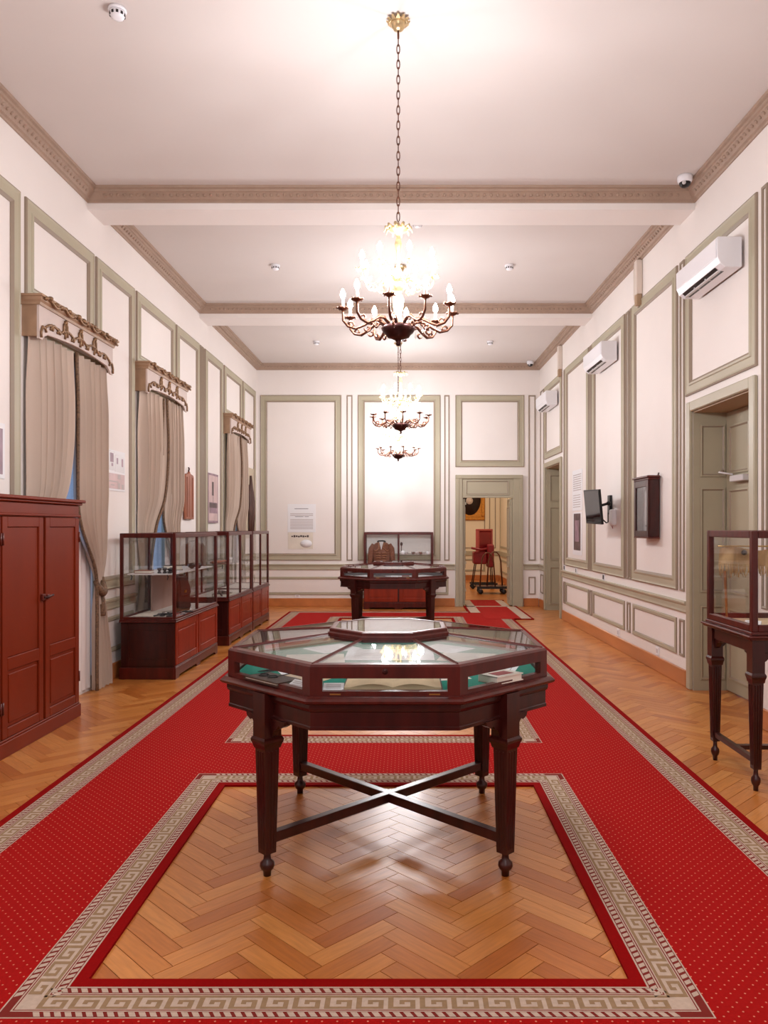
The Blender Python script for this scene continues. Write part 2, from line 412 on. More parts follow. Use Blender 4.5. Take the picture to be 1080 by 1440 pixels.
# ------------------------------------------------------------------ floor: herringbone parquet
floor = struct(MB().box(-3.5, 3.5, -3.2, 22.2, -0.12, -0.006).build('floor', 'floor_joint'))
PLK_L, PLK_W, GAP = 0.36, 0.08, 0.0015
HOLES = [(-1.045, 0.735, 2.53, 4.43), (-1.045, 0.735, 5.50, 8.85), (-1.045, 0.735, 9.85, 12.55)]
OUT = (-2.055, 1.745, 0.25, 13.55)
def under_carpet(x, y):
    if 1.12 < x < 2.03 and 12.45 < y < 15.4: return True
    if not (OUT[0]+0.2 < x < OUT[1]-0.2 and OUT[2] < y < OUT[3]-0.2): return False
    for a, b, c, d in HOLES:
        if a-0.2 < x < b+0.2 and c-0.2 < y < d+0.2: return False
    return True
cell = []
c45 = math.sqrt(0.5)
for j in range(-9, 10):
    for i in range(-60, 300):
        for o in (0, 1):
            if o == 0: u, v = PLK_L/2, PLK_W/2
            else: u, v = PLK_W/2, PLK_W+PLK_L/2
            u += i*PLK_W+j*PLK_L; v += i*PLK_W-j*PLK_L
            x = (u-v)*c45-0.032+0.2546; y = (u+v)*c45+0.02
            if not (-3.1 < x < 2.9 and 0.6 < y < 21.9): continue
            if y < YB and not (XL(y)-0.12 < x < XR(y)+0.42): continue
            if y > YB+0.3 and not (0.3 < x < 2.75): continue
            if under_carpet(x, y): continue
            cell.append((x, y, PI/4 if o == 0 else 3*PI/4))
def near_key(c):
    x, y, _ = c
    px = 571+1080*x/y; vis = -20 < px < 1100 and y > 2.35
    hidden = (x < -2.2 and (y < 6.2 or 7.6 < y < 12.3)) 
    return (0 if vis and not hidden else 1, y)
cell.sort(key=near_key)
def plank_verts(mb, M=None, L=PLK_L, W=PLK_W, GAP=GAP):
    a, b, h = L/2-GAP, W/2-GAP, 0.0
    mb.box(-a, a, -b, b, -0.012, h, 0, M)
pm = MB(); plank_verts(pm)
plank_me = pm.mesh('plank', ['parquet'])
uvl = plank_me.uv_layers.new(name='UVMap')
for l in plank_me.loops:
    v = plank_me.vertices[l.vertex_index].co; uvl.data[l.index].uv = (v.x, v.y)
for x, y, r in cell[:300]:
    o = bpy.data.objects.new('plank', plank_me); COL.objects.link(o); o.parent = floor; o.location = (x, y, 0); o.rotation_euler = (0, 0, r)
pm = MB(); uvs = []; tints = []
for x, y, r in cell[300:]:
    plank_verts(pm, Matrix.Translation((x, y, 0)) @ Matrix.Rotation(r, 4, 'Z'), GAP=0.0008 if y < 7 else 0.0002)
    t = random.random()
    tints += [t]*8
    a, b = PLK_L/2, PLK_W/2
    uvs += [(-a, -b), (a, -b), (a, b), (-a, b)]*2
me = pm.mesh('plank_field', ['parquet'])
al = me.attributes.new('tint', 'FLOAT', 'POINT'); al.data.foreach_set('value', tints)
uvl = me.uv_layers.new(name='UVMap')
for l in me.loops: uvl.data[l.index].uv = uvs[l.vertex_index]
link('plank_field', me, floor)['kind'] = 'stuff'

# ------------------------------------------------------------------ carpet
def build_carpet():
    root = thing('carpet', 'long red dotted carpet with Greek key borders and rectangular cut-outs around the octagonal tables', 'carpet', (0, 0, 0.0))
    zt = 0.012; BW = 0.205
    fld = MB(); brd = MB(); key = MB(); rope = MB()
    inner = (OUT[0]+BW, OUT[1]-BW, OUT[2], OUT[3]-BW)
    grown = [(a-BW, b+BW, c-BW, d+BW) for a, b, c, d in HOLES]
    xs = sorted({inner[0], inner[1]} | {g[0] for g in grown} | {g[1] for g in grown})
    ys = sorted({inner[2], inner[3]} | {g[2] for g in grown} | {g[3] for g in grown})
    for x0, x1 in zip(xs[:-1], xs[1:]):
        for y0, y1 in zip(ys[:-1], ys[1:]):
            mx, my = (x0+x1)/2, (y0+y1)/2
            if any(g[0] < mx < g[1] and g[2] < my < g[3] for g in grown): continue
            fld.box(x0, x1, y0, y1, 0.0005, zt)
    fld.build('field', 'carpet_red', root)
    # border bands measured from the bare-floor edge
    BANDS = [(0, 0.045, 0), (0.045, 0.051, 1), (0.051, 0.079, 2), (0.079, 0.084, 1), (0.084, 0.088, 2), (0.088, 0.163, 1), (0.163, 0.167, 2), (0.167, 0.172, 1), (0.172, 0.200, 2), (0.200, 0.205, 1)]
    KEY = [(0, .17, 0, 1), (.17, .86, .84, 1), (.70, .86, .34, .84), (.36, .70, .34, .5), (.36, .52, .5, .66), (.17, 1, 0, .16)]
    def side(p, q, n, c0, c1):
        """border along p->q (bare-floor edge), n = direction into the carpet; c0,c1 = mitre (+1 opens, -1 closes, 0 square)"""
        p = Vector(p); q = Vector(q); n = Vector(n); t = (q-p).normalized(); Ln = (q-p).length
        def W(a, d, z): v = p+t*a+n*d; return (v.x, v.y, z)
        for d0, d1, m in BANDS:
            v = [W(-c0*d0, d0, zt), W(Ln+c1*d0, d0, zt), W(Ln+c1*d1, d1, zt), W(-c0*d1, d1, zt)]
            brd.add(v, [(0, 1, 2, 3)], m)
        brd.add([W(0, 0, 0), W(Ln, 0, 0), W(Ln, 0, zt), W(0, 0, zt)], [(0, 1, 2, 3)], 0)
        a0 = -c0*0.10 if c0 > 0 else 0.10*(-c0); a1 = Ln+c1*0.10
        cnt = max(1, int((a1-a0)/0.098)); st = (a1-a0)/cnt
        for i in range(cnt):
            for u0, u1, v0, v1 in KEY:
                A0, A1 = a0+st*(i+u0), a0+st*(i+u1); D0, D1 = 0.092+0.067*v0, 0.092+0.067*v1
                key.add([W(A0, D0, zt+.0005), W(A1, D0, zt+.0005), W(A1, D1, zt+.0005), W(A0, D1, zt+.0005)], [(0, 1, 2, 3)])
        for dd in (0.054, 0.175):
            cnt = max(1, int((a1-a0)/0.032)); st = (a1-a0)/cnt
            for i in range(cnt):
                A = a0+st*i; L = st*0.62; s = st*0.38
                rope.add([W(A, dd, zt+.0005), W(A+L, dd, zt+.0005), W(A+L+s, dd+.022, zt+.0005), W(A+s, dd+.022, zt+.0005)], [(0, 1, 2, 3)])
    for a, b, c, d in HOLES:
        side((a, c), (b, c), (0, -1), 1, 1); side((b, c), (b, d), (1, 0), 1, 1)
        side((b, d), (a, d), (0, 1), 1, 1); side((a, d), (a, c), (-1, 0), 1, 1)
    x0, x1, y0, y1 = OUT
    side((x0, y0), (x0, y1), (1, 0), 0, -1); side((x0, y1), (x1, y1), (0, -1), -1, -1); side((x1, y1), (x1, y0), (-1, 0), -1, 0)
    brd.build('border', ['carpet_edge', 'carpet_beige', 'carpet_rope'], root)
    key.build('key_pattern', 'carpet_tan', root)['kind'] = 'stuff'
    rope.build('rope_pattern', 'carpet_beige', root)['kind'] = 'stuff'
    # runner through the far doorway
    r = thing('carpet_runner', 'short red carpet runner leading through the far doorway', 'carpet', (0, 0, 0.0))
    z = 0.016
    boxes('field', 'carpet_red', r, (1.29, 1.87, 12.40, 14.30, 0.0125, z), (1.29, 1.80, 14.42, 15.55, 0.0005, z))
    boxes('border', ['carpet_beige', 'carpet_edge'], r, (1.87, 2.03, 12.44, 14.30, 0.0005, z), (2.03, 2.07, 12.40, 15.0, 0.0005, z, 1), (1.75, 2.03, 12.40, 12.44, 0.0005, z, 1),
          (1.12, 1.29, 13.32, 14.42, 0.0005, z), (1.08, 1.12, 13.28, 14.45, 0.0005, z, 1), (1.12, 1.87, 14.30, 14.42, 0.0005, z), (1.80, 1.94, 14.42, 15.55, 0.0005, z), (1.14, 1.29, 14.42, 15.55, 0.0005, z), (1.1, 1.98, 15.55, 15.62, 0.0005, z, 1))
build_carpet()

# ------------------------------------------------------------------ doors
def raised_panel(mb, x, sx, y0, y1, z0, z1, m0=0, m1=1):
    """moulded panel on the plane x, facing sx, in the y-z plane"""
    pr = [(0, 0), (0, 0.012), (0.014, 0.014), (0.028, 0.004), (0.05, 0.003)]
    rr = [[(x+sx*h, y0+d, z0+d), (x+sx*h, y1-d, z0+d), (x+sx*h, y1-d, z1-d), (x+sx*h, y0+d, z1-d)] for d, h in pr]
    for i in range(len(rr)-1): mb.rings([rr[i], rr[i+1]], m1 if i in (0, 2) else m0, False, False)
    mb.add(rr[-1], [(0, 1, 2, 3)], m0)
def side_door(name, u0, u1, closer):
    d = sempty(name, WR)
    fw = 0.09
    boxes('architrave', 'door_sage', d, (-0.035, 0.0, u0-fw, u0, 0, DH+fw), (-0.035, 0.0, u1, u1+fw, 0, DH+fw), (-0.035, 0.0, u0, u1, DH, DH+fw), bevel=0.008)
    lin_ = MB(); lin_.box(0.0, 0.33, u0, u0+0.012, 0, DH); lin_.box(0.0, 0.33, u1-0.012, u1, 0, DH)
    lin_.build('reveal', 'door_sage', d)
    boxes('head_lining', 'pipe_tan', d, (0.0, 0.33, u0+0.012, u1-0.012, DH-0.012, DH))
    rp = MB()
    for z0, z1 in ((0.10, 0.78), (0.90, 1.86), (1.96, 2.44)):
        # panels on the far reveal: plane y = u1-0.012, facing -y
        y = u1-0.012
        pr = [(0, 0), (0, 0.010), (0.014, 0.012), (0.026, 0.003)]
        rr = [[(0.06+dd, y-h, z0+dd), (0.29-dd, y-h, z0+dd), (0.29-dd, y-h, z1-dd), (0.06+dd, y-h, z1-dd)] for dd, h in pr]
        for i in range(len(rr)-1): rp.rings([rr[i], rr[i+1]], 1 if i in (0, 2) else 0, False, False)
    rp.build('reveal_panel', ['door_sage', 'sage_line'], d)
    mid = (u0+u1)/2
    for a, b in ((u0+0.014, mid-0.004), (mid+0.004, u1-0.014)):
        lf = boxes('leaf', 'door_sage', d, (0.30, 0.345, a, b, 0.008, DH-0.014), bevel=0.004)
        mb = MB()
        for z0, z1 in ((0.12, 0.76), (0.90, 1.84), (1.98, 2.42)): raised_panel(mb, 0.30, -1, a+0.10, b-0.08, z0, z1)
        mb.build('leaf_panel', ['door_sage', 'sage_line'], lf)
    if closer:
        mb = MB(); mb.box(0.235, 0.298, mid+0.1, mid+0.36, 1.90, 1.955)
        c = mb.build('door_closer', 'plastic_grey', d, 0.006)
        MB().tube([(0.25, mid+0.32, 1.965), (0.17, mid+0.42, 1.99), (0.26, u1-0.03, 2.02)], 0.009, 6).build('closer_arm', 'plastic_grey', c)
        boxes('bolt', 'brass', d, (0.285, 0.299, mid+0.03, mid+0.045, 1.62, 1.86))
    return d
side_door('door_2', *D2, True); side_door('door_3', *D3, False)
# back doorway with transom panel and two opened leaves
d1 = sempty('door_1')
boxes('architrave', 'door_sage', d1, (0.93, 1.06, YB-0.05, YB, 0, 2.48), (2.02, 2.20, YB-0.05, YB, 0, 2.48), (1.06, 2.02, YB-0.05, YB, 2.40, 2.48), (0.93, 1.0, YB-0.065, YB-0.05, 0, 2.41), (2.13, 2.20, YB-0.065, YB-0.05, 0, 2.41), (0.93, 2.20, YB-0.065, YB-0.05, 2.41, 2.48), bevel=0.006)
tr = boxes('transom', 'door_sage', d1, (1.06, 2.02, YB-0.03, YB+0.03, 2.05, 2.40), bevel=0.004)
mb = MB()
pr = [(0, 0), (0, 0.012), (0.016, 0.014), (0.03, 0.003)]
rr = [[(1.12+dd, YB-0.03-h, 2.10+dd), (1.94-dd, YB-0.03-h, 2.10+dd), (1.94-dd, YB-0.03-h, 2.38-dd), (1.12+dd, YB-0.03-h, 2.38-dd)] for dd, h in pr]
for i in range(3): mb.rings([rr[i], rr[i+1]], i % 2, False, False)
mb.build('transom_panel', ['sage_line', 'door_sage'], tr)
boxes('reveal', 'door_sage', d1, (1.06, 1.072, YB-0.04, YB+0.25, 0, 2.05), (2.008, 2.02, YB-0.04, YB+0.25, 0, 2.05))
for s, x in ((1, 1.074), (-1, 2.006)):
    lf = boxes('leaf', 'door_sage', d1, (x, x+s*0.042, YB+0.02, YB+0.44, 0.02, 2.03), bevel=0.004)
    mb = MB()
    for z0, z1 in ((0.12, 0.62), (0.72, 0.95), (1.05, 1.88)): raised_panel(mb, x+s*0.042, s, YB+0.08, YB+0.38, z0, z1)
    mb.build('leaf_panel', ['door_sage', 'sage_line'], lf)
    for z in (0.28, 0.80, 1.0, 1.92): MB().box(x+s*0.042, x+s*0.062, YB+0.005, YB+0.03, z, z+0.05).build('hinge', 'door_sage', lf)
    if s > 0:
        MB().tube([(x+s*0.042, YB+0.40, 1.02), (x+s*0.09, YB+0.40, 1.02), (x+s*0.09, YB+0.30, 1.03)], 0.009, 6).build('handle', 'brass', lf)

# ------------------------------------------------------------------ windows behind the curtains
for k, (a, b) in enumerate(WIN):
    wnd = sempty('window_%d' % (k+1), WL)
    fr = MB(); x0, x1 = -0.11, -0.06
    fr.box(x0, x1, a, a+0.06, 0.12, 2.95); fr.box(x0, x1, b-0.06, b, 0.12, 2.95); fr.box(x0, x1, a, b, 0.12, 0.2); fr.box(x0, x1, a, b, 2.88, 2.95)
    mid = (a+b)/2; fr.box(x0, x1, mid-0.03, mid+0.03, 0.2, 2.88); fr.box(x0, x1, a, b, 2.1, 2.16)
    fr.build('window_frame', 'door_sage', wnd)
    for p, q in ((a+0.06, mid-0.04), (mid+0.04, b-0.06)):
        boxes('pane', 'window_glass', wnd, (-0.088, -0.082, p, q, 0.2, 2.1)); boxes('pane', 'window_glass', wnd, (-0.088, -0.082, p, q, 2.16, 2.88))
    boxes('window_sill', 'door_sage', wnd, (-0.06, 0.0, a, b, 0.10, 0.125))
    boxes('architrave', 'door_sage', wnd, (0.001, 0.025, a-0.09, a, 0, 3.05), (0.001, 0.025, b, b+0.09, 0, 3.05), (0.001, 0.025, a, b, 2.95, 3.05), bevel=0.006)

# ------------------------------------------------------------------ the room beyond the doorway
YN = 21.6
wall_far = struct(MB().box(-3.2, 3.2, YN, YN+0.2, 0, ZT).build('wall_far', 'back_room_paint'))
wall_far_right = struct(MB().box(2.62, 2.85, YB+0.25, YN, 0, ZT).build('wall_far_right', 'back_room_paint'))
for a0, a1 in [(-0.4, 2.22), (2.34, 2.52)]: panel(wall_far, 'N', a0, a1, 0.9, 3.9, THIN)
panel(wall_far, 'N', -0.4, 2.22, 0.25, 0.6, DADO)
mb = MB(); mb.box(-1, 2.62, YN-0.03, YN, 0.70, 0.82); mb.build('chair_rail', 'sage', wall_far)
mb = MB(); mb.box(2.59, 2.62, YB+0.3, YN, 0.70, 0.82); mb.build('chair_rail', 'sage', wall_far_right)
def side_panel(parent, x, a0, a1, z0, z1):
    mb = MB(); t = 0.05
    for y0, y1, q0, q1 in ((a0, a1, z0, z0+t), (a0, a1, z1-t, z1), (a0, a0+t, z0, z1), (a1-t, a1, z0, z1)): mb.box(x-0.014, x, y0, y1, q0, q1)
    mb.build('panel_moulding', 'sage', parent)
for a0, a1 in [(15.0, 17.2), (17.5, 19.4), (19.7, 21.3)]:
    side_panel(wall_far_right, 2.62, a0, a1, 0.92, 3.9); side_panel(wall_far_right, 2.62, a0, a1, 0.25, 0.6)
struct(boxes('baseboard_far', 'skirting', None, (-1, 2.6, YN-0.02, YN, 0, 0.15), (2.598, 2.62, YB+0.3, YN-0.02, 0, 0.15)))
point_light('far_room_added_light', (0.9, 18.2, 3.3), 130, 0.15, (1.0, 0.84, 0.66))  # warm light added for the far room, in place of an unseen chandelier

# ------------------------------------------------------------------ curtains and pelmets
def smooth(t): t = max(0.0, min(1.0, t)); return t*t*(3-2*t)
def drape_mesh(u_out, u_mid, z_top, tie_z, hold, seed, n0=0.052, amp0=0.036, start=1.0):
    """hangs from z_top between u_out (jamb) and u_mid (centre); gathered towards u_out at tie_z"""
    rnd = random.Random(seed); ns, nz = 96, 48
    ph = rnd.random()*6; k = rnd.choice((5.2, 5.8, 6.3)); kk = [rnd.uniform(-0.5, 0.5) for _ in range(8)]
    W = u_mid-u_out; sg = 1 if W > 0 else -1; verts = []; faces = []
    def lead(z):
        if z > tie_z: return W*(1-(1-hold)*smooth((tie_z+start-z)/start)**1.9)
        return W*(hold+0.02*smooth((tie_z-z)/0.9))
    def back(z):
        if z > tie_z: return W*0.10*smooth((tie_z+0.5-z)/0.5)
        return W*(0.10-0.26*smooth((tie_z-z)/0.9))
    for i in range(nz+1):
        z = z_top+(0.012-z_top)*i/nz
        a, b = back(z), lead(z); tight = 1-0.6*math.exp(-((z-tie_z)/0.16)**2)
        head = smooth((z_top-z)/0.5)
        for j in range(ns+1):
            s = j/ns; th = 2*PI*k*s+ph+0.9*math.sin(4*s+kk[0]*4)+0.25*math.sin(z*1.6+kk[1]*6)
            fold = math.sin(th)*(0.8+0.2*math.sin(2*PI*s*1.7+kk[3]*5))
            up = smooth((z-1.5)/0.35); amp = (amp0+(0.054-amp0)*up)*tight*(0.6+0.4*head); nn = n0+(0.074-n0)*up
            bulge = 0.008*math.exp(-((z-tie_z)/0.22)**2)
            u = u_out+a+(b-a)*s+0.022*tight*math.cos(th)*(1-s**6)*abs(b-a)/abs(W)*sg
            verts.append((nn+bulge+amp*fold, u, z))
    for i in range(nz):
        for j in range(ns):
            p = i*(ns+1)+j; faces.append((p, p+1, p+ns+2, p+ns+1))
    edge = [verts[i*(ns+1)+ns] for i in range(nz+1)]
    return verts, faces, edge, (u_out+back(tie_z), u_out+lead(tie_z))
def window_dressing(k, ua, ub, words):
    mid = (ua+ub)/2+0.02; ztop = 2.99
    for side in (0, 1):
        out = ua+0.02 if side == 0 else ub-0.04
        v, f, edge, (ta, tb) = drape_mesh(out, mid+(0.012 if side == 0 else -0.012), ztop, 0.98, 0.34, k*2+side, 0.066 if (k == 0 and side == 1) else 0.046, 0.048 if (k == 0 and side == 1) else 0.030, 1.7 if side == 0 else 1.0)
        lab = ('near' if side == 0 else 'far')+' drape of the '+words+' window, taupe velvet drawn aside with a braid edge'
        t = thing('curtain', lab, 'curtain', M=WL, group='taupe window drapes')
        MB().add(v, f, 0, True).build('drape', 'drape', t)
        MB().tube([(x+0.012, u, z) for x, u, z in edge], 0.016, 6).build('braid_trim', 'braid', t)
        nb = 0.078 if (k == 0 and side == 1) else 0.045
        tie = MB(); pts = []
        for q in range(9):
            s = q/8; pts.append((nb+0.5*nb*math.sin(PI*s), ta+(tb-ta)*s, 1.03-0.12*math.sin(PI*min(1, s*1.0))-0.02*s))
        tie.tube(pts, [(0.02+0.022*math.sin(PI*q/8))*(1.0 if nb > 0.06 else 0.45) for q in range(9)], 8)
        tt = tie.build('tieback', 'braid', t)
        tx = (nb*1.3, ta+(tb-ta)*0.35, 0.90)
        ts = MB(); ts.lathe([(0.006, 0), (0.02, -0.02), (0.014, -0.05), (0.026, -0.07), (0.034, -0.2), (0.03, -0.22)], 10, 0, Matrix.Translation(tx))
        ts.build('tassel', 'braid', tt)
    # sheer behind the drapes
    mb = MB(); ns, nz = 60, 3; v = []; f = []
    for i in range(nz+1):
        z = 0.03+(2.95-0.03)*i/nz
        for j in range(ns+1):
            u = ua+0.2+(ub-ua-0.4)*j/ns
            if ub-ua-0.4 > 0 and abs(u-mid+0.03) < 0.045: u = u
            v.append((0.010+0.009*math.sin(j*1.1+0.2*i), u, z))
    for i in range(nz):
        for j in range(ns):
            u = (v[i*(ns+1)+j][1]+v[i*(ns+1)+j+1][1])/2
            if mid-0.20 < u < mid+0.24 and i > 0: continue      # parted: daylight shows
            p = i*(ns+1)+j; f.append((p, p+1, p+ns+2, p+ns+1))
    o = MB().add(v, f, 0, True).build('sheer_curtain', 'sheer'); o.matrix_world = WL
    tag(o, 'white sheer curtain hanging behind the drapes of the '+words+' window', 'sheer curtain', 'white sheers')
    # pelmet
    t = thing('curtain_pelmet', 'gilt-scrolled box pelmet above the '+words+' window', 'pelmet', M=onL(0, ua, 0), group='carved pelmets')
    L = ub-ua; D = 0.135; z0, z1 = 2.985, 3.19
    mb = MB()
    poly = [(0, z0-0.05), (0.05, z0-0.05), (0.08, z0-0.02), (0.14, z0+0.008)]
    for q in range(1, 8):
        s = q/8; poly.append((0.14+(L-0.28)*s, z0+0.008+0.03*math.sin(PI*s)))
    poly += [(L-0.14, z0+0.008), (L-0.08, z0-0.02), (L-0.05, z0-0.05), (L, z0-0.05), (L, z1), (0, z1)]
    mb.rings([[(D-0.018, y, z) for y, z in poly], [(D, y, z) for y, z in poly]], 0, False, True)
    mb.build('front_board', 'pelmet_cloth', t)
    boxes('end_board', 'pelmet_wood', t, (0, D-0.018, 0, 0.018, z0-0.03, z1)); boxes('end_board', 'pelmet_wood', t, (0, D-0.018, L-0.018, L, z0-0.03, z1))
    cr = MB(); pr = [(0, z1), (0.012, z1), (0.016, z1+0.02), (0.03, z1+0.035), (0.034, z1+0.055), (0.045, z1+0.06), (0.045, z1+0.075), (0, z1+0.075)]
    rings = [[(0.0, -d, z) for d, z in pr], [(D+d, -d, z) for d, z in pr], [(D+d, L+d, z) for d, z in pr], [(0.0, L+d, z) for d, z in pr]]
    cr.rings(rings, 0, False, True)
    crown = cr.build('crown', 'pelmet_wood', t)
    lf = MB()
    n = 26
    for q in range(n):
        y = L*(q+0.5)/n; lf.sphere((D+0.04+0.008*math.sin(q*2.1), y, z1+0.055+0.012*math.sin(q*1.3)), 0.022+0.007*math.sin(q*2.7), seg=6, sz=0.8)
    pts = [(D+0.045, L*q/40, z1+0.045+0.02*math.sin(q*0.9)) for q in range(41)]
    lf.tube(pts, 0.012, 5)
    lf.build('carved_garland', 'old_gilt', crown)
    orn = MB()
    def scroll(path): orn.tube([(D+0.008, y, z) for y, z in path], 0.0105, 5)
    base = z0+0.045
    scroll([(0.02, z0-0.04), (0.015, z0+0.0), (0.04, z0+0.05), (0.08, z0+0.045), (0.10, z0+0.02)])
    scroll([(L-0.02, z0-0.04), (L-0.015, z0+0.0), (L-0.04, z0+0.05), (L-0.08, z0+0.045), (L-0.10, z0+0.02)])
    pts = []
    for q in range(61):
        s = q/60; y = 0.08+(L-0.16)*s; pts.append((y, base+0.03*math.sin(PI*s)+0.045*abs(math.sin(PI*5*s))**0.7*(1 if q % 2 else 0.9)))
    scroll(pts)
    for s in (0.3, 0.5, 0.7):
        y = L*s; top = z1-0.02
        scroll([(y-0.035, base+0.03), (y-0.03, top-0.03), (y, top), (y+0.03, top-0.03), (y+0.035, base+0.02)])
        scroll([(y, top), (y+0.005, base+0.05), (y-0.01, base+0.0)])
        orn.sphere((D+0.01, y, top-0.005), 0.02, seg=7)
    for s in (0.14, 0.22, 0.4, 0.6, 0.78, 0.86):
        y = L*s
        scroll([(y-0.03, base+0.01), (y-0.01, base+0.05), (y+0.015, base+0.03), (y+0.005, base+0.012)])
    orn.build('gilt_scrollwork', 'old_gilt', t)
window_dressing(0, 5.84, 7.26, 'nearest')
window_dressing(1, 8.20, 9.62, 'middle')
window_dressing(2, 11.93, 13.33, 'farthest')

# ------------------------------------------------------------------ octagonal display tables
def octa(A, rot=0.0): 
    R = A/math.cos(PI/8)
    return [(R*math.cos(-PI/2-PI/8+k*PI/4), R*math.sin(-PI/2-PI/8+k*PI/4)) for k in range(8)]     # edge k -> k+1, edge 0 faces -y
def oct_ring(mb, prof, m=0):
    """prof: closed list of (apothem, z)"""
    n = len(prof)
    for i in range(n):
        a, z = prof[i]; b, z2 = prof[(i+1) % n]
        p, q = octa(a), octa(b)
        mb.rings([[(x, y, z) for x, y in p], [(x, y, z2) for x, y in q]], m, False, False)
def leg_mesh(H, blk, s0, s1, zf):
    """square tapered leg, block on top, turned foot; H = top of the block"""
    mb = MB()
    def sq(s, z): return [(-s, -s, z), (s, -s, z), (s, s, z), (-s, s, z)]
    mb.rings([sq(blk, zf+0.50), sq(blk, H)], 0, False, True)
    mb.rings([sq(s0+0.004, zf+0.452), sq(blk*1.06, zf+0.470), sq(blk*1.18, zf+0.482), sq(blk*1.18, zf+0.492), sq(blk*1.02, zf+0.502)], 0, False, True)
    mb.rings([sq(s1, zf), sq(s0, zf+0.455)], 0, False, True)
    # flutes: slim raised fillets on each face
    for rot in range(4):
        R = Matrix.Rotation(rot*PI/2, 4, 'Z')
        for t in (-0.5, 0.0, 0.5):
            mb.add([(s0+0.0005, t*s0-0.004, zf+0.44), (s0+0.0005, t*s0+0.004, zf+0.44), (s1+0.0005, t*s1+0.003, zf+0.02), (s1+0.0005, t*s1-0.003, zf+0.02),
                    (s0+0.0035, t*s0-0.002, zf+0.44), (s0+0.0035, t*s0+0.002, zf+0.44), (s1+0.003, t*s1+0.0015, zf+0.02), (s1+0.003, t*s1-0.0015, zf+0.02)],
                   [(4, 5, 6, 7), (0, 1, 5, 4), (1, 2, 6, 5), (2, 3, 7, 6), (3, 0, 4, 7)], 0, False, R)
    k = zf/0.10
    mb.lathe([(s1*0.62, zf+0.002), (s1*0.55, zf-0.012*k), (s1*0.62, zf-0.03*k), (s1*1.12, zf-0.042*k), (s1*1.2, zf-0.056*k), (s1*1.0, zf-0.07*k), (s1*0.66, zf-0.078*k), (s1*0.6, zf-0.1*k)], 14)
    return mb
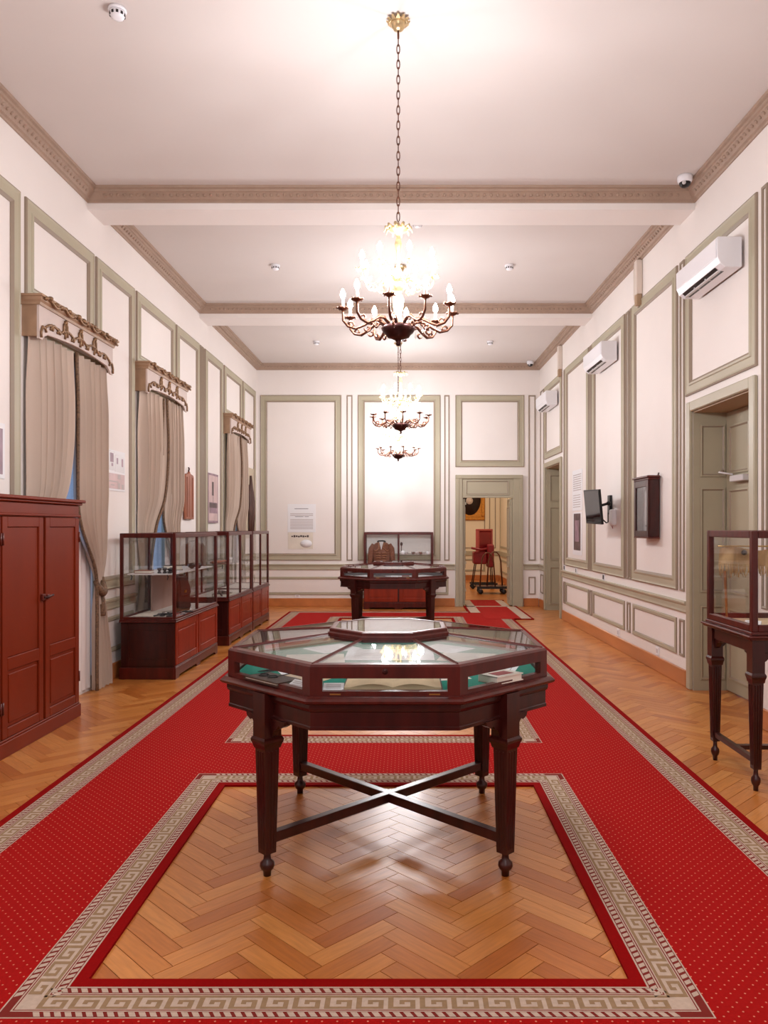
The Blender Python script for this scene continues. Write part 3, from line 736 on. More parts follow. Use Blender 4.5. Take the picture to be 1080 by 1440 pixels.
def oct_table(label):
    t = thing('octagonal_table', label, 'display table', (0, 0, 0), 0, 'octagonal display tables')
    A = 0.73
    ap = MB(); oct_ring(ap, [(0.70, 0.795), (0.70, 0.680), (0.728, 0.680), (0.728, 0.692), (0.724, 0.696), (0.724, 0.752), (0.731, 0.757), (0.735, 0.768), (0.735, 0.795)])
    ap.build('apron', 'mahogany_dark', t)
    MB().prism(octa(0.71), 0.77, 0.79).build('base_board', 'mahogany_dark', t)
    ld = MB(); oct_ring(ld, [(0.60, 0.788), (0.750, 0.788), (0.762, 0.795), (0.765, 0.804), (0.756, 0.811), (0.742, 0.818), (0.60, 0.818)])
    ld.build('ledge_moulding', 'mahogany', t)
    cs = MB()
    oct_ring(cs, [(A-0.03, 0.818), (A, 0.818), (A, 0.838), (A-0.03, 0.838)])
    oct_ring(cs, [(A-0.03, 0.890), (A, 0.890), (A, 0.936), (A-0.008, 0.945), (A-0.034, 0.948), (A-0.034, 0.90)])
    po, pi = octa(A), octa(A-0.03)
    for k in range(8):
        c, ci = Vector(po[k]), Vector(pi[k])
        def along(v, w, d): e = (Vector(w)-Vector(v)).normalized(); return Vector(v)+e*d
        nxt, prv = po[(k+1) % 8], po[(k-1) % 8]; ni, pv = pi[(k+1) % 8], pi[(k-1) % 8]
        poly = [tuple(along(c, prv, 0.05)), tuple(c), tuple(along(c, nxt, 0.05)), tuple(along(ci, ni, 0.038)), tuple(ci), tuple(along(ci, pv, 0.038))]
        cs.prism(poly, 0.838, 0.890)
    cs.build('case_frame', 'mahogany', t)
    MB().prism(octa(A-0.035), 0.819, 0.828).build('felt_lining', 'felt', t)
    pg = octa(A-0.014)
    for k in range(8):
        a, b = pg[k], pg[(k+1) % 8]
        MB().add([(a[0], a[1], 0.838), (b[0], b[1], 0.838), (b[0], b[1], 0.890), (a[0], a[1], 0.890)], [(0, 1, 2, 3)]).build('side_pane', 'glass', t)
    # roof
    i0, o0 = octa(0.285), octa(A-0.02)
    for k in range(8):
        p, q = Vector((*o0[k], 0.943)), Vector((*i0[k], 0.982))
        MB().tube([p, q], 0.0085, 4, 0, None, False).build('glazing_bar', 'mahogany', t)
    cf = MB(); oct_ring(cf, [(0.262, 0.968), (0.292, 0.968), (0.292, 0.992), (0.284, 0.998), (0.284, 1.010), (0.276, 1.014), (0.256, 1.014), (0.256, 1.004), (0.262, 1.004)])
    cf.build('centre_frame', 'mahogany', t)
    i1, o1 = octa(0.288), octa(A-0.03)
    for k in range(8):
        a, b, c, d = o1[k], o1[(k+1) % 8], i1[(k+1) % 8], i1[k]
        MB().add([(*p_, z_-dz) for dz in (0, 0.005) for p_, z_ in ((a, 0.946), (b, 0.946), (c, 0.984), (d, 0.984))], [(0, 1, 2, 3), (7, 6, 5, 4)]).build('roof_pane', 'top_glass', t)
    MB().add([(x, y, z_) for z_ in (1.0125, 1.0075) for x, y in octa(0.256)], [tuple(range(8)), tuple(range(15, 7, -1))]).build('centre_pane', 'top_glass', t)
    # legs at the four diagonal faces
    lm = leg_mesh(0.792, 0.043, 0.0365, 0.027, 0.10).mesh('leg', ['mahogany_dark'])
    for k in range(4):
        an = PI/4+k*PI/2; r = 0.725
        lg = link('leg', lm, t, 0, (r*math.cos(an), r*math.sin(an), 0), (0, 0, an))
        for s in (-1, 1):
            br = MB(); y0 = s*0.043
            pr = [(y0, 0.685), (y0+s*0.10, 0.685), (y0+s*0.095, 0.668), (y0+s*0.07, 0.655), (y0+s*0.055, 0.662), (y0+s*0.04, 0.645), (y0+s*0.02, 0.635), (y0+s*0.012, 0.612), (y0, 0.60)]
            br.rings([[(-0.02, y, z) for y, z in pr], [(0.012, y, z) for y, z in pr]], 0, False, True)
            br.build('bracket', 'mahogany_dark', lg)
    for k in range(2):
        R = Matrix.Rotation(PI/4+k*PI/2, 4, 'Z')
        MB().box(-0.71, 0.71, -0.021, 0.021, 0.138, 0.182-0.0005*k, 0, R).build('stretcher', 'mahogany_dark', t, 0.003)
    hw = MB(); hw.lathe([(0.012, 0), (0.012, 0.003), (0.004, 0.004)], 12, 0, Matrix.Translation((0, -A, 0.918)) @ Matrix.Rotation(PI/2, 4, 'X'))
    hw.build('lock_escutcheon', 'bronze_dark', t)
    for s in (-1, 1):
        boxes('catch_plate', 'brass', t, (s*0.2-0.022, s*0.2+0.022, -A-0.002, -A+0.002, 0.824, 0.829))
    return t
TAB1 = (-0.085, 3.82, 0); TAB2 = (-0.175, 10.85, 0)
table1 = oct_table('mahogany octagonal glass-topped display table standing nearest, on bare parquet')
table2 = dup(table1, TAB2, 0, 'mahogany octagonal display table standing farther back, before the rear showcase')
table1.location = TAB1
for c in children_of(table2):
    if c.name.startswith('felt_lining'):
        c.data = c.data.copy(); c.data.materials[0] = MATS['felt_dark']

# ------------------------------------------------------------------ small exhibits
def put(o, M): o.matrix_world = M; return o
def RZ(a): return Matrix.Rotation(a, 4, 'Z')
def T(x, y, z): return Matrix.Translation((x, y, z))
def sheet(label, M, w_, h_, m='paper', name='document', lines=0, cat='document', group=None, curl=0.0):
    t = thing(name, label, cat, M=M, group=group)
    n = 6; v = []; f = []
    for i in range(n+1):
        for j in range(2):
            v.append((-w_/2+w_*i/n, -h_/2+h_*j, 0.001+curl*(2*i/n-1)**2))
    for i in range(n): f.append((2*i, 2*i+2, 2*i+3, 2*i+1))
    MB().add(v, f, 0, True).build('page', m, t)
    if lines:
        mb = MB()
        for q in range(lines):
            y = h_/2-h_*(q+1)/(lines+1); a = random.uniform(0.7, 0.86)
            mb.box(-w_*0.4, -w_*0.4+w_*0.8*a, y-h_*0.014, y+h_*0.014, 0.0015+curl*0.3, 0.002+curl*0.3)
        mb.build('handwriting', 'ink_soft', t)
    return t
def card(label, M, w_=0.09, h_=0.055, group='exhibit cards'):
    t = thing('label_card', label, 'card', M=M, group=group)
    mb = MB(); mb.add([(-w_/2, 0, 0.0), (w_/2, 0, 0.0), (w_/2, h_*0.9, h_*0.45), (-w_/2, h_*0.9, h_*0.45), (-w_/2, h_*0.9, 0), (w_/2, h_*0.9, 0)], [(0, 1, 2, 3), (3, 2, 5, 4)])
    mb.build('card_face', 'paper_white', t)
    mb = MB()
    for q in range(3):
        s = 0.25+0.22*q
        mb.add([(-w_*0.36, h_*0.9*s, h_*0.45*s+0.0008), (w_*0.36, h_*0.9*s, h_*0.45*s+0.0008), (w_*0.36, h_*0.9*(s+0.07), h_*0.45*(s+0.07)+0.0008), (-w_*0.36, h_*0.9*(s+0.07), h_*0.45*(s+0.07)+0.0008)], [(0, 1, 2, 3)])
    mb.build('print', 'ink_soft', t)
    return t
def book(label, M, w_, d_, h_, cover='book_brown', group=None):
    t = thing('book', label, 'book', M=M, group=group)
    boxes('cover', cover, t, (-w_/2, w_/2, -d_/2, d_/2, 0, 0.004), (-w_/2, w_/2, -d_/2, d_/2, h_-0.004, h_), (-w_/2, -w_/2+0.004, -d_/2, d_/2, 0, h_))
    boxes('page_block', 'paper', t, (-w_/2+0.004, w_/2-0.006, -d_/2+0.005, d_/2-0.005, 0.004, h_-0.004))
    return t
def open_book(label, M, w_, d_, m='paper_old'):
    t = thing('open_ledger', label, 'book', M=M)
    for s in (-1, 1):
        v = []; f = []; n = 8
        for i in range(n+1):
            q = i/n; x = s*w_/2*q; z = 0.012+0.016*math.sin(PI*min(1, q*1.15))*(1-q*0.3)
            v += [(x, -d_/2, z), (x, d_/2, z)]
        for i in range(n): f.append((2*i, 2*i+2, 2*i+3, 2*i+1))
        v0 = len(v)
        v += [(0, -d_/2, 0.003), (s*w_/2, -d_/2, 0.003)]
        f.append(tuple([v0, v0+1]+[2*i for i in range(n, -1, -1)]))
        MB().add(v, f, 0, False).build('page_block', m, t)
    boxes('cover', 'book_brown', t, (-w_/2-0.008, w_/2+0.008, -d_/2-0.006, d_/2+0.006, 0, 0.003))
    return t
def lathed(name, label, cat, M, prof, m, seg=14, group=None):
    o = MB().lathe(prof, seg).build(name, m); o.matrix_world = M
    return tag(o, label, cat, group)
FZ = 0.828
T1 = Matrix.Translation(TAB1)
open_book('cream open ledger behind the front pane of the nearest octagonal table', T1 @ T(0.03, -0.53, FZ), 0.40, 0.26)
card('small white caption card on green felt at the front left of the nearest table', T1 @ T(-0.215, -0.665, FZ), 0.085, 0.05)
book('thick pale book with red cover print, front right of the nearest octagonal table', T1 @ T(0.50, -0.46, FZ) @ RZ(0.72), 0.17, 0.11, 0.032, 'paper')
o = boxes('cover_print', 'book_red', [c for c in COL.objects if c.name.startswith('book')][-1], (-0.05, 0.05, -0.03, 0.03, 0.032, 0.033))
sheet('orange-tinted letter sheet under the front left roof pane of the nearest table', T1 @ T(-0.36, -0.36, FZ) @ RZ(-0.5), 0.26, 0.22, 'paper_old', lines=7)
sheet('white letter sheet beside the orange-tinted letter in the nearest table', T1 @ T(-0.20, -0.20, FZ+0.002) @ RZ(-0.35), 0.24, 0.17, 'paper_white', lines=5)
book('flat dark folder behind the left pane of the nearest octagonal table', T1 @ T(-0.50, -0.46, FZ) @ RZ(-0.78), 0.24, 0.13, 0.014, 'book_brown')
card('white caption card beside the flat dark folder in the nearest table', T1 @ T(-0.385, -0.60, FZ) @ RZ(-0.70), 0.09, 0.05)
# spectacles on the dark folder
sp_ = thing('spectacles', 'round dark spectacles lying on the flat dark folder', 'spectacles', M=T1 @ T(-0.52, -0.44, FZ+0.016) @ RZ(-0.7))
mb = MB()
for s in (-1, 1): mb.tube([(s*0.03+0.022*math.cos(a*PI/6), 0.022*math.sin(a*PI/6), 0.002) for a in range(13)], 0.0028, 5)
mb.tube([(-0.01, 0, 0.004), (0, 0.004, 0.006), (0.01, 0, 0.004)], 0.002, 5); mb.build('lens_rim', 'black', sp_)
for s in (-1, 1): MB().tube([(s*0.052, 0, 0.004), (s*0.054, 0.06, 0.006), (s*0.05, 0.11, 0.003)], 0.0022, 5).build('temple_arm', 'black', sp_)
pen = MB().lathe([(0.0008, 0), (0.004, 0.02), (0.005, 0.06), (0.005, 0.13), (0.003, 0.14)], 10).build('fountain_pen', 'black'); pen.matrix_world = T1 @ T(-0.60, -0.28, FZ+0.006) @ RZ(0.6) @ Matrix.Rotation(PI/2, 4, 'Y')
tag(pen, 'dark fountain pen on green felt at the left of the nearest table', 'pen')
sheet('large pale document under the right roof panes of the nearest table', T1 @ T(0.34, -0.17, FZ) @ RZ(0.5), 0.30, 0.24, 'paper_white', lines=8)
sheet('pale document lying at the centre of the nearest table', T1 @ T(0.02, -0.15, FZ+0.001), 0.30, 0.22, 'paper_white', lines=7)
sheet('cream document at the back left of the nearest table', T1 @ T(-0.38, 0.10, FZ) @ RZ(0.1), 0.30, 0.26, 'paper', lines=8)
sheet('cream document at the back right of the nearest table', T1 @ T(0.40, 0.14, FZ) @ RZ(-0.2), 0.28, 0.26, 'paper', lines=8)
sheet('wide white letter along the left front of the nearest table', T1 @ T(-0.44, -0.16, FZ+0.001) @ RZ(-1.2), 0.30, 0.20, 'paper_white', lines=6)
sheet('pale map sheet under the front right roof pane of the nearest table', T1 @ T(0.22, -0.36, FZ+0.0005) @ RZ(0.3), 0.26, 0.22, 'paper', lines=5)
sheet('pale printed sheet at the far side of the nearest table', T1 @ T(0.0, 0.22, FZ+0.0005), 0.46, 0.34, 'paper_white', lines=9)
sheet('white letter at the right edge of the nearest table', T1 @ T(0.54, -0.14, FZ+0.0008) @ RZ(1.3), 0.26, 0.16, 'paper_white', lines=5)
sheet('white certificate at the far right of the nearest table', T1 @ T(0.30, 0.42, FZ+0.0003) @ RZ(-0.7), 0.26, 0.22, 'paper_white', lines=6)
sheet('white certificate at the far left of the nearest table', T1 @ T(-0.32, 0.42, FZ+0.0003) @ RZ(0.7), 0.26, 0.22, 'paper_white', lines=6)
T2 = Matrix.Translation(TAB2)
card('small white card behind the front pane of the farther octagonal table', T2 @ T(0.02, -0.64, FZ), 0.09, 0.05)
book('small red book beside a white card in the farther octagonal table', T2 @ T(0.17, -0.60, FZ), 0.10, 0.07, 0.02, 'book_red')
book('dark flat wallet behind the front pane of the farther octagonal table', T2 @ T(-0.2, -0.60, FZ), 0.2, 0.09, 0.02, 'leather')
sheet('pale document under the left roof pane of the farther table', T2 @ T(-0.34, -0.34, FZ) @ RZ(-0.7), 0.34, 0.26, 'paper_white', lines=7)
sheet('pale document under the middle roof pane of the farther table', T2 @ T(0.0, -0.42, FZ+0.001), 0.4, 0.24, 'paper_white', lines=7)
sheet('pale document under the right roof pane of the farther table', T2 @ T(0.36, -0.34, FZ) @ RZ(0.7), 0.34, 0.26, 'paper_white', lines=7)
for q, (dx, rr) in enumerate([(-0.56, 0.4), (-0.46, -0.3)]):
    o = MB().lathe([(0.016, 0), (0.024, 0.004), (0.02, 0.012), (0.008, 0.014)], 12).build('medal', 'silver'); o.matrix_world = T2 @ T(dx, -0.44-0.1*q, FZ)
    tag(o, ['silver medal nearest the left end of the farther octagonal table', 'silver medal next to the dark wallet in the farther octagonal table'][q], 'medal', 'medals in the farther table')

# ------------------------------------------------------------------ glazed showcases
def showcase(label, M, D, L, H=1.437, BH=0.59, shelf=None, fm='mahogany', group='floor showcases along the window wall', doors=2, back=False):
    """local x: 0 = back, D = front; y: 0..L; z up"""
    t = thing('glass_showcase', label, 'showcase', M=M, group=group)
    boxes('base_cabinet', 'mahogany_dark', t, (0.012, D-0.012, 0.012, L-0.012, 0.08, BH-0.03), bevel=0.003)
    # plinth with bracket feet
    pl = MB()
    def foot(y0, y1):
        n = 10; poly = [(y0, 0.0), (y0+0.10, 0.0), (y0+0.11, 0.02), (y0+0.14, 0.03)]
        ym = (y0+y1)/2
        poly += [(ym-0.09, 0.03), (ym-0.07, 0.022), (ym-0.06, 0.0), (ym+0.06, 0.0), (ym+0.07, 0.022), (ym+0.09, 0.03)]
        poly += [(y1-0.14, 0.03), (y1-0.11, 0.02), (y1-0.10, 0.0), (y1, 0.0), (y1, 0.115), (y0, 0.115)]
        pl.rings([[(D-0.02, y, z) for y, z in poly], [(D, y, z) for y, z in poly]], 0, False, True)
        pl.box(D-0.02, D-0.002, y0+0.003, y1-0.003, 0.115, 0.128)
    foot(0, L)
    pl.box(0, D-0.02, 0, 0.02, 0, 0.115); pl.box(0, D-0.02, L-0.02, L, 0, 0.115); pl.box(0, 0.02, 0.02, L-0.02, 0, 0.115)
    pl.build('plinth', fm, t, 0.003)
    seg = L/doors
    for k in range(doors):
        dr = MB(); y0, y1 = k*seg+0.014, (k+1)*seg-0.014; x = D-0.012
        dr.box(x, x+0.012, y0, y0+0.07, 0.135, BH-0.035); dr.box(x, x+0.012, y1-0.07, y1, 0.135, BH-0.035)
        dr.box(x, x+0.012, y0+0.07, y1-0.07, 0.135, 0.205); dr.box(x, x+0.012, y0+0.07, y1-0.07, BH-0.105, BH-0.035)
        d_ = dr.build('door', 'mahogany_red', t, 0.003)
        boxes('door_panel', 'mahogany_red', d_, (x, x+0.004, y0+0.07, y1-0.07, 0.205, BH-0.105), (x, x+0.008, y0+0.09, y1-0.09, 0.225, BH-0.125), bevel=0.003)
    for y, s in ((0.012, -1), (L-0.012, 1)):
        ep = MB()
        for a, b, z0, z1 in ((0.02, 0.09, 0.13, BH-0.04), (D-0.09, D-0.02, 0.13, BH-0.04), (0.09, D-0.09, 0.13, 0.20), (0.09, D-0.09, BH-0.11, BH-0.04)):
            ep.box(a, b, y, y+s*0.008, z0, z1)
        ep.build('end_panel', 'mahogany_dark', t, 0.002)
    boxes('top_moulding', fm, t, (-0.0, D+0.012, -0.012, L+0.012, BH-0.03, BH-0.016), (0, D+0.004, -0.004, L+0.004, BH-0.016, BH), bevel=0.004)
    boxes('lining', 'velvet_cream', t, (0.03, D-0.03, 0.03, L-0.03, BH, BH+0.008))
    # glazed case
    p = 0.032; fr = MB()
    for x0 in (0.004, D-p-0.004):
        for y0 in (0.004, L-p-0.004): fr.box(x0, x0+p, y0, y0+p, BH, H)
    for z0, z1 in ((BH, BH+0.022), (H-0.045, H)):
        fr.box(0.004+p, D-p-0.004, 0.004, 0.004+p, z0, z1); fr.box(0.004+p, D-p-0.004, L-p-0.004, L-0.004, z0, z1)
        fr.box(0.004, 0.004+p, 0.004+p, L-p-0.004, z0, z1); fr.box(D-p-0.004, D-0.004, 0.004+p, L-p-0.004, z0, z1)
    fr.build('case_frame', fm, t, 0.004)
    for k in range(1, doors):
        boxes('mullion', fm, t, (D-p-0.002, D-0.006, k*seg-0.016, k*seg+0.016, BH+0.022, H-0.045), bevel=0.003)
        boxes('mullion', fm, t, (0.006, 0.03, k*seg-0.014, k*seg+0.014, BH+0.022, H-0.045), bevel=0.003)
    for k in range(doors):
        boxes('pane', 'glass', t, (D-0.022, D-0.019, k*seg+0.018, (k+1)*seg-0.018, BH+0.022, H-0.045))
        if not back: boxes('pane', 'glass', t, (0.018, 0.021, k*seg+0.018, (k+1)*seg-0.018, BH+0.022, H-0.045))
    if back: boxes('back_board', 'velvet_cream', t, (0.012, 0.02, 0.03, L-0.03, BH+0.022, H-0.045))
    for y in (0.018, L-0.021):
        boxes('pane', 'glass', t, (0.03, D-0.03, y, y+0.003, BH+0.022, H-0.045))
    boxes('top_pane', 'top_glass', t, (0.03, D-0.03, 0.03, L-0.03, H-0.012, H-0.008))
    if shelf:
        sm, z = shelf
        sh = boxes('shelf', sm, t, (0.07, D-0.05, 0.034, L-0.034, z-0.010, z))
        for y in (0.05, L-0.05):
            for x in (0.10, D-0.10): MB().tube([(x, y, z-0.014), (x, y+(0.03 if y < L/2 else -0.03), z-0.03), (x, y, z-0.06)], 0.005, 5).build('shelf_bracket', 'black', sh)
    return t
V1 = onL(0.082, 7.55, 0); V2 = onL(0.085, 9.70, 0); V3 = onL(0.085, 11.14, 0)
showcase('mahogany glass showcase with a white shelf, nearest along the window wall', V1, 0.56, 1.60, shelf=('shelf_white', 1.036))
showcase('mahogany glass showcase with a glass shelf, middle of the three by the windows', V2, 0.56, 1.40, shelf=('glass', 1.03))
showcase('mahogany glass showcase farthest along the window wall, nearly empty', V3, 0.56, 1.22, shelf=('glass', 1.03))
VB = Matrix.Translation((-0.776, 14.46, 0)) @ Matrix.Rotation(-PI/2, 4, 'Z')      # local x -> -y world
showcase('mahogany showcase against the end wall holding a brown jacket', VB, 0.48, 1.275, H=1.405, BH=0.56, shelf=None, fm='mahogany', group=None, back=False)

# exhibits in the nearest showcase
SH = 1.037
SPOOL = [(0.016, 0), (0.02, 0.004), (0.012, 0.012), (0.010, 0.026), (0.02, 0.034), (0.022, 0.044), (0.016, 0.05)]
names = ['first', 'second', 'third', 'fourth', 'fifth', 'sixth', 'seventh', 'eighth', 'ninth', 'tenth', 'eleventh', 'twelfth', 'thirteenth', 'fourteenth']
spots = [(0.36, 0.12), (0.41, 0.12), (0.46, 0.12), (0.33, 0.20), (0.39, 0.20), (0.45, 0.20), (0.36, 0.28), (0.43, 0.28)]
for q, (x, y) in enumerate(spots):
    lathed('ink_pot', 'dark turned pot, '+['first', 'second', 'third'][[0, 0, 0, 1, 1, 1, 2, 2][q]]+' row from the near end of the white shelf, '+['at the back', 'in the middle', 'at the front'][[0, 1, 2, 0, 1, 2, 0, 2][q]], 'pot', V1 @ T(x, y, SH), SPOOL, 'ceramic_dark', 12, 'dark pots on the white shelf')
for q, (x, y) in enumerate([(0.47, 0.10), (0.475, 0.20)]):
    lathed('small_bowl', ['shallow dark bowl at the near front corner of the white shelf', 'shallow dark bowl second from the near end on the shelf front'][q], 'bowl', V1 @ T(x, y, SH), [(0.012, 0), (0.018, 0.003), (0.03, 0.016), (0.034, 0.022), (0.028, 0.022), (0.01, 0.008)], 'ceramic_dark', 14, 'shelf bowls')
sheet('blank white sheet lying flat behind the pots on the white shelf', V1 @ T(0.40, 0.46, SH), 0.22, 0.24, 'paper_white')
book('tan leather case at the back of the white showcase shelf', V1 @ T(0.20, 0.14, SH), 0.16, 0.12, 0.03, 'wood_board')
book('slim red-brown box toward the middle of the white shelf', V1 @ T(0.30, 0.74, SH) @ RZ(0.3), 0.2, 0.14, 0.05, 'leather')
bino = thing('binoculars', 'dark field binoculars lying toward the far end of the white shelf', 'binoculars', M=V1 @ T(0.42, 1.05, SH) @ RZ(0.5))
for s in (-1, 1):
    MB().lathe([(0.02, 0), (0.024, 0.01), (0.022, 0.05), (0.03, 0.1), (0.032, 0.13)], 12, 0, T(s*0.035, 0, 0.034) @ Matrix.Rotation(PI/2, 4, 'X')).build('barrel', 'black', bino)
boxes('bridge', 'black', bino, (-0.03, 0.03, -0.09, -0.02, 0.025, 0.04))
# lower level: hanging leather satchel, medals, papers
sat = thing('leather_satchel', 'brown leather satchel standing upright inside the nearest showcase', 'satchel', M=V1 @ T(0.42, 0.66, 0.600) @ RZ(-0.25))
prof = [(-0.10, 0.0), (0.11, 0.0), (0.14, 0.05), (0.12, 0.16), (0.07, 0.27), (0.03, 0.36), (-0.06, 0.40), (-0.12, 0.39), (-0.13, 0.3), (-0.10, 0.2)]
MB().rings([[(-0.03, y, z) for y, z in prof], [(-0.045, y*0.94, 0.02+z*0.94) for y, z in prof]], 0, False, True).rings([[(-0.03, y, z) for y, z in prof], [(0.03, y, z) for y, z in prof]], 0, False, True).build('pouch', 'leather', sat, 0.01)
MB().rings([[(0.031, y*0.9, 0.16+z*0.6) for y, z in prof], [(0.04, y*0.84, 0.17+z*0.58) for y, z in prof]], 0, False, True).build('flap', 'leather', sat, 0.004)
MB().tube([(0.0, -0.12, 0.38), (0.03, -0.1, 0.42), (0.03, 0.0, 0.425), (0.0, 0.04, 0.36)], 0.008, 6).build('strap', 'leather', sat)
boxes('buckle', 'brass', sat, (0.04, 0.046, -0.02, 0.02, 0.2, 0.23))
pb = boxes('display_board', 'lining_pink', None, (0.10, 0.115, 0.62, 1.50, 0.60, 0.98)); pb.matrix_world = V1; tag(pb, 'dusty pink backing board standing inside the nearest showcase', 'board')
rnd = random.Random(3)
for q in range(12):
    x, y = 0.30+0.24*rnd.random(), 0.10+0.42*rnd.random()
    o = MB().lathe([(0.02, 0), (0.03, 0.005), (0.026, 0.014), (0.01, 0.018)], 10).build('medal', 'ceramic_dark' if q % 3 else 'silver'); o.matrix_world = V1 @ T(x, y, 0.60)
    tag(o, 'dark metal medal in the heap on the showcase floor' if q % 3 else 'silver medal in the heap on the showcase floor', 'medal', 'heaped dark medals' if q % 3 else 'heaped silver medals')
MB_ = MB()
pts = [(0.30+0.05*math.sin(i*1.7)+0.02*i, 0.10+0.03*i+0.02*math.cos(i*2.1), 0.612+0.012*abs(math.sin(i*1.3))) for i in range(14)]
o = MB_.tube(pts, 0.008, 6).build('watch_chain', 'black'); o.matrix_world = V1; tag(o, 'dark coiled chain lying among the medals in the nearest showcase', 'chain')
card('white caption card leaning at the satchel in the nearest showcase', V1 @ T(0.46, 0.86, 0.60) @ RZ(PI/2), 0.10, 0.07)
sheet('pale blue-white sheet on the floor of the nearest showcase, by the front pane', V1 @ T(0.45, 0.36, 0.601), 0.12, 0.30, 'paper_white')
sheet('long cream sheet at the back of the nearest showcase floor', V1 @ T(0.18, 0.40, 0.601), 0.22, 0.5, 'paper')
# exhibits in the middle showcase
bl = lambda lab, x, y, z, w_, d_, h_, m: book(lab, V2 @ T(x, y, z), w_, d_, h_, m)
bl('dark flat box on the floor of the middle showcase', 0.4, 0.3, 0.6, 0.2, 0.26, 0.04, 'leather')
sheet('white sheet on the floor of the middle showcase', V2 @ T(0.42, 0.14, 0.601), 0.16, 0.14, 'paper_white')
o = MB().tube([(0.30, 0.1, 1.045), (0.36, 0.3, 1.05), (0.34, 0.5, 1.045), (0.42, 0.7, 1.05)], [0.014, 0.02, 0.014, 0.008], 8).build('walking_stick', 'wood_board'); o.matrix_world = V2; tag(o, 'brown crooked stick on the glass shelf of the middle showcase', 'stick')
o = MB().tube([(0.45, 0.08, 0.625), (0.36, 0.3, 0.66), (0.40, 0.5, 0.64)], [0.01, 0.024, 0.012], 8).build('wooden_pipe', 'wood_dark'); o.matrix_world = V2; tag(o, 'dark carved stick on the dark flat box in the middle showcase', 'stick')
lathed('white_cup', 'small white cup on the glass shelf of the middle showcase', 'cup', V2 @ T(0.44, 0.55, 1.031), [(0.02, 0), (0.024, 0.004), (0.03, 0.04), (0.036, 0.06), (0.032, 0.06), (0.026, 0.02)], 'paper_white')
# jacket and things in the end-wall showcase
def jacket():
    t = thing('jacket', 'brown braided jacket on display inside the end-wall showcase', 'jacket', (-0.455, 14.22, 0.575))
    def body(zs):
        rr = []
        for z, wx, wy in zs:
            rr.append([(wx*math.cos(a*PI/10), wy*math.sin(a*PI/10), z) for a in range(20)])
        return rr
    MB().rings(body([(0, 0.17, 0.10), (0.15, 0.165, 0.10), (0.35, 0.16, 0.095), (0.50, 0.17, 0.085), (0.58, 0.165, 0.07), (0.625, 0.11, 0.06), (0.645, 0.065, 0.05)]), 0, True).build('body', 'jacket_cloth', t)
    for s in (-1, 1):
        sl = MB().tube([(s*0.14, 0, 0.60), (s*0.185, -0.01, 0.52), (s*0.205, -0.02, 0.35), (s*0.215, -0.03, 0.15), (s*0.22, -0.035, 0.02)], [0.045, 0.055, 0.05, 0.045, 0.042], 10).build('sleeve', 'jacket_cloth', t)
    MB().tube([(0.07*math.cos(a*PI/8), -0.012+0.055*math.sin(a*PI/8), 0.655+0.012*math.sin(a*PI/8)) for a in range(-1, 10)], 0.014, 6).build('collar', 'black', t)
    MB().add([(-0.04, -0.066, 0.65), (0.04, -0.066, 0.65), (0.0, -0.105, 0.50)], [(0, 1, 2)]).build('neck_opening', 'plastic_grey', t)
    mb = MB()
    for q in range(5):
        z = 0.44-0.045*q
        for s in (-1, 1): mb.tube([(s*0.012, -0.103, z), (s*0.05, -0.100, z+0.006), (s*0.10, -0.083, z)], 0.008, 5)
    for s in (-1, 1): mb.tube([(s*0.05, -0.07, 0.63), (s*0.04, -0.09, 0.54), (s*0.10, -0.078, 0.48), (s*0.13, -0.06, 0.50)], 0.009, 5)
    mb.build('braid_trim', 'jacket_trim', t)
jacket()
gs = boxes('glass_shelf', 'glass', None, (-0.13, 0.46, 14.02, 14.42, 0.985, 0.993)); tag(gs, 'clear glass shelf in the right half of the end-wall showcase', 'shelf')
for q, x in enumerate([-0.02, 0.10, 0.17, 0.24, 0.31]):
    lathed('coffee_cup', 'small patterned cup, '+names[q]+' from the left in the row on the glass shelf', 'cup', T(x+0.03, 14.15, 0.994), [(0.02, 0), (0.024, 0.004), (0.032, 0.04), (0.034, 0.052), (0.030, 0.052), (0.022, 0.02)], 'silver' if q % 2 else 'plastic_grey', 12, 'cups on the glass shelf')
lathed('white_pot', 'white lidded pot at the left end of the clear glass shelf', 'pot', T(-0.06, 14.15, 0.994), [(0.03, 0), (0.036, 0.006), (0.04, 0.05), (0.03, 0.06), (0.01, 0.07)], 'paper_white')
lathed('white_jar', 'white jar at the right end of the clear glass shelf', 'jar', T(0.41, 14.15, 0.994), [(0.03, 0), (0.036, 0.006), (0.036, 0.05), (0.03, 0.055)], 'paper_white')
sw = thing('ladle', 'dark ladle standing upright by the middle mullion of the end-wall showcase', 'ladle', (-0.085, 14.25, 0.994))
MB().tube([(0, 0, 0.0), (0, 0, 0.16)], 0.008, 6).build('handle', 'wood_dark', sw); MB().sphere((0, 0, 0.19), 0.024, sz=1.5).build('bowl', 'wood_dark', sw)
book('red-brown flat box on the floor of the end-wall showcase', T(0.2, 14.2, 0.57), 0.36, 0.2, 0.08, 'mahogany_red')

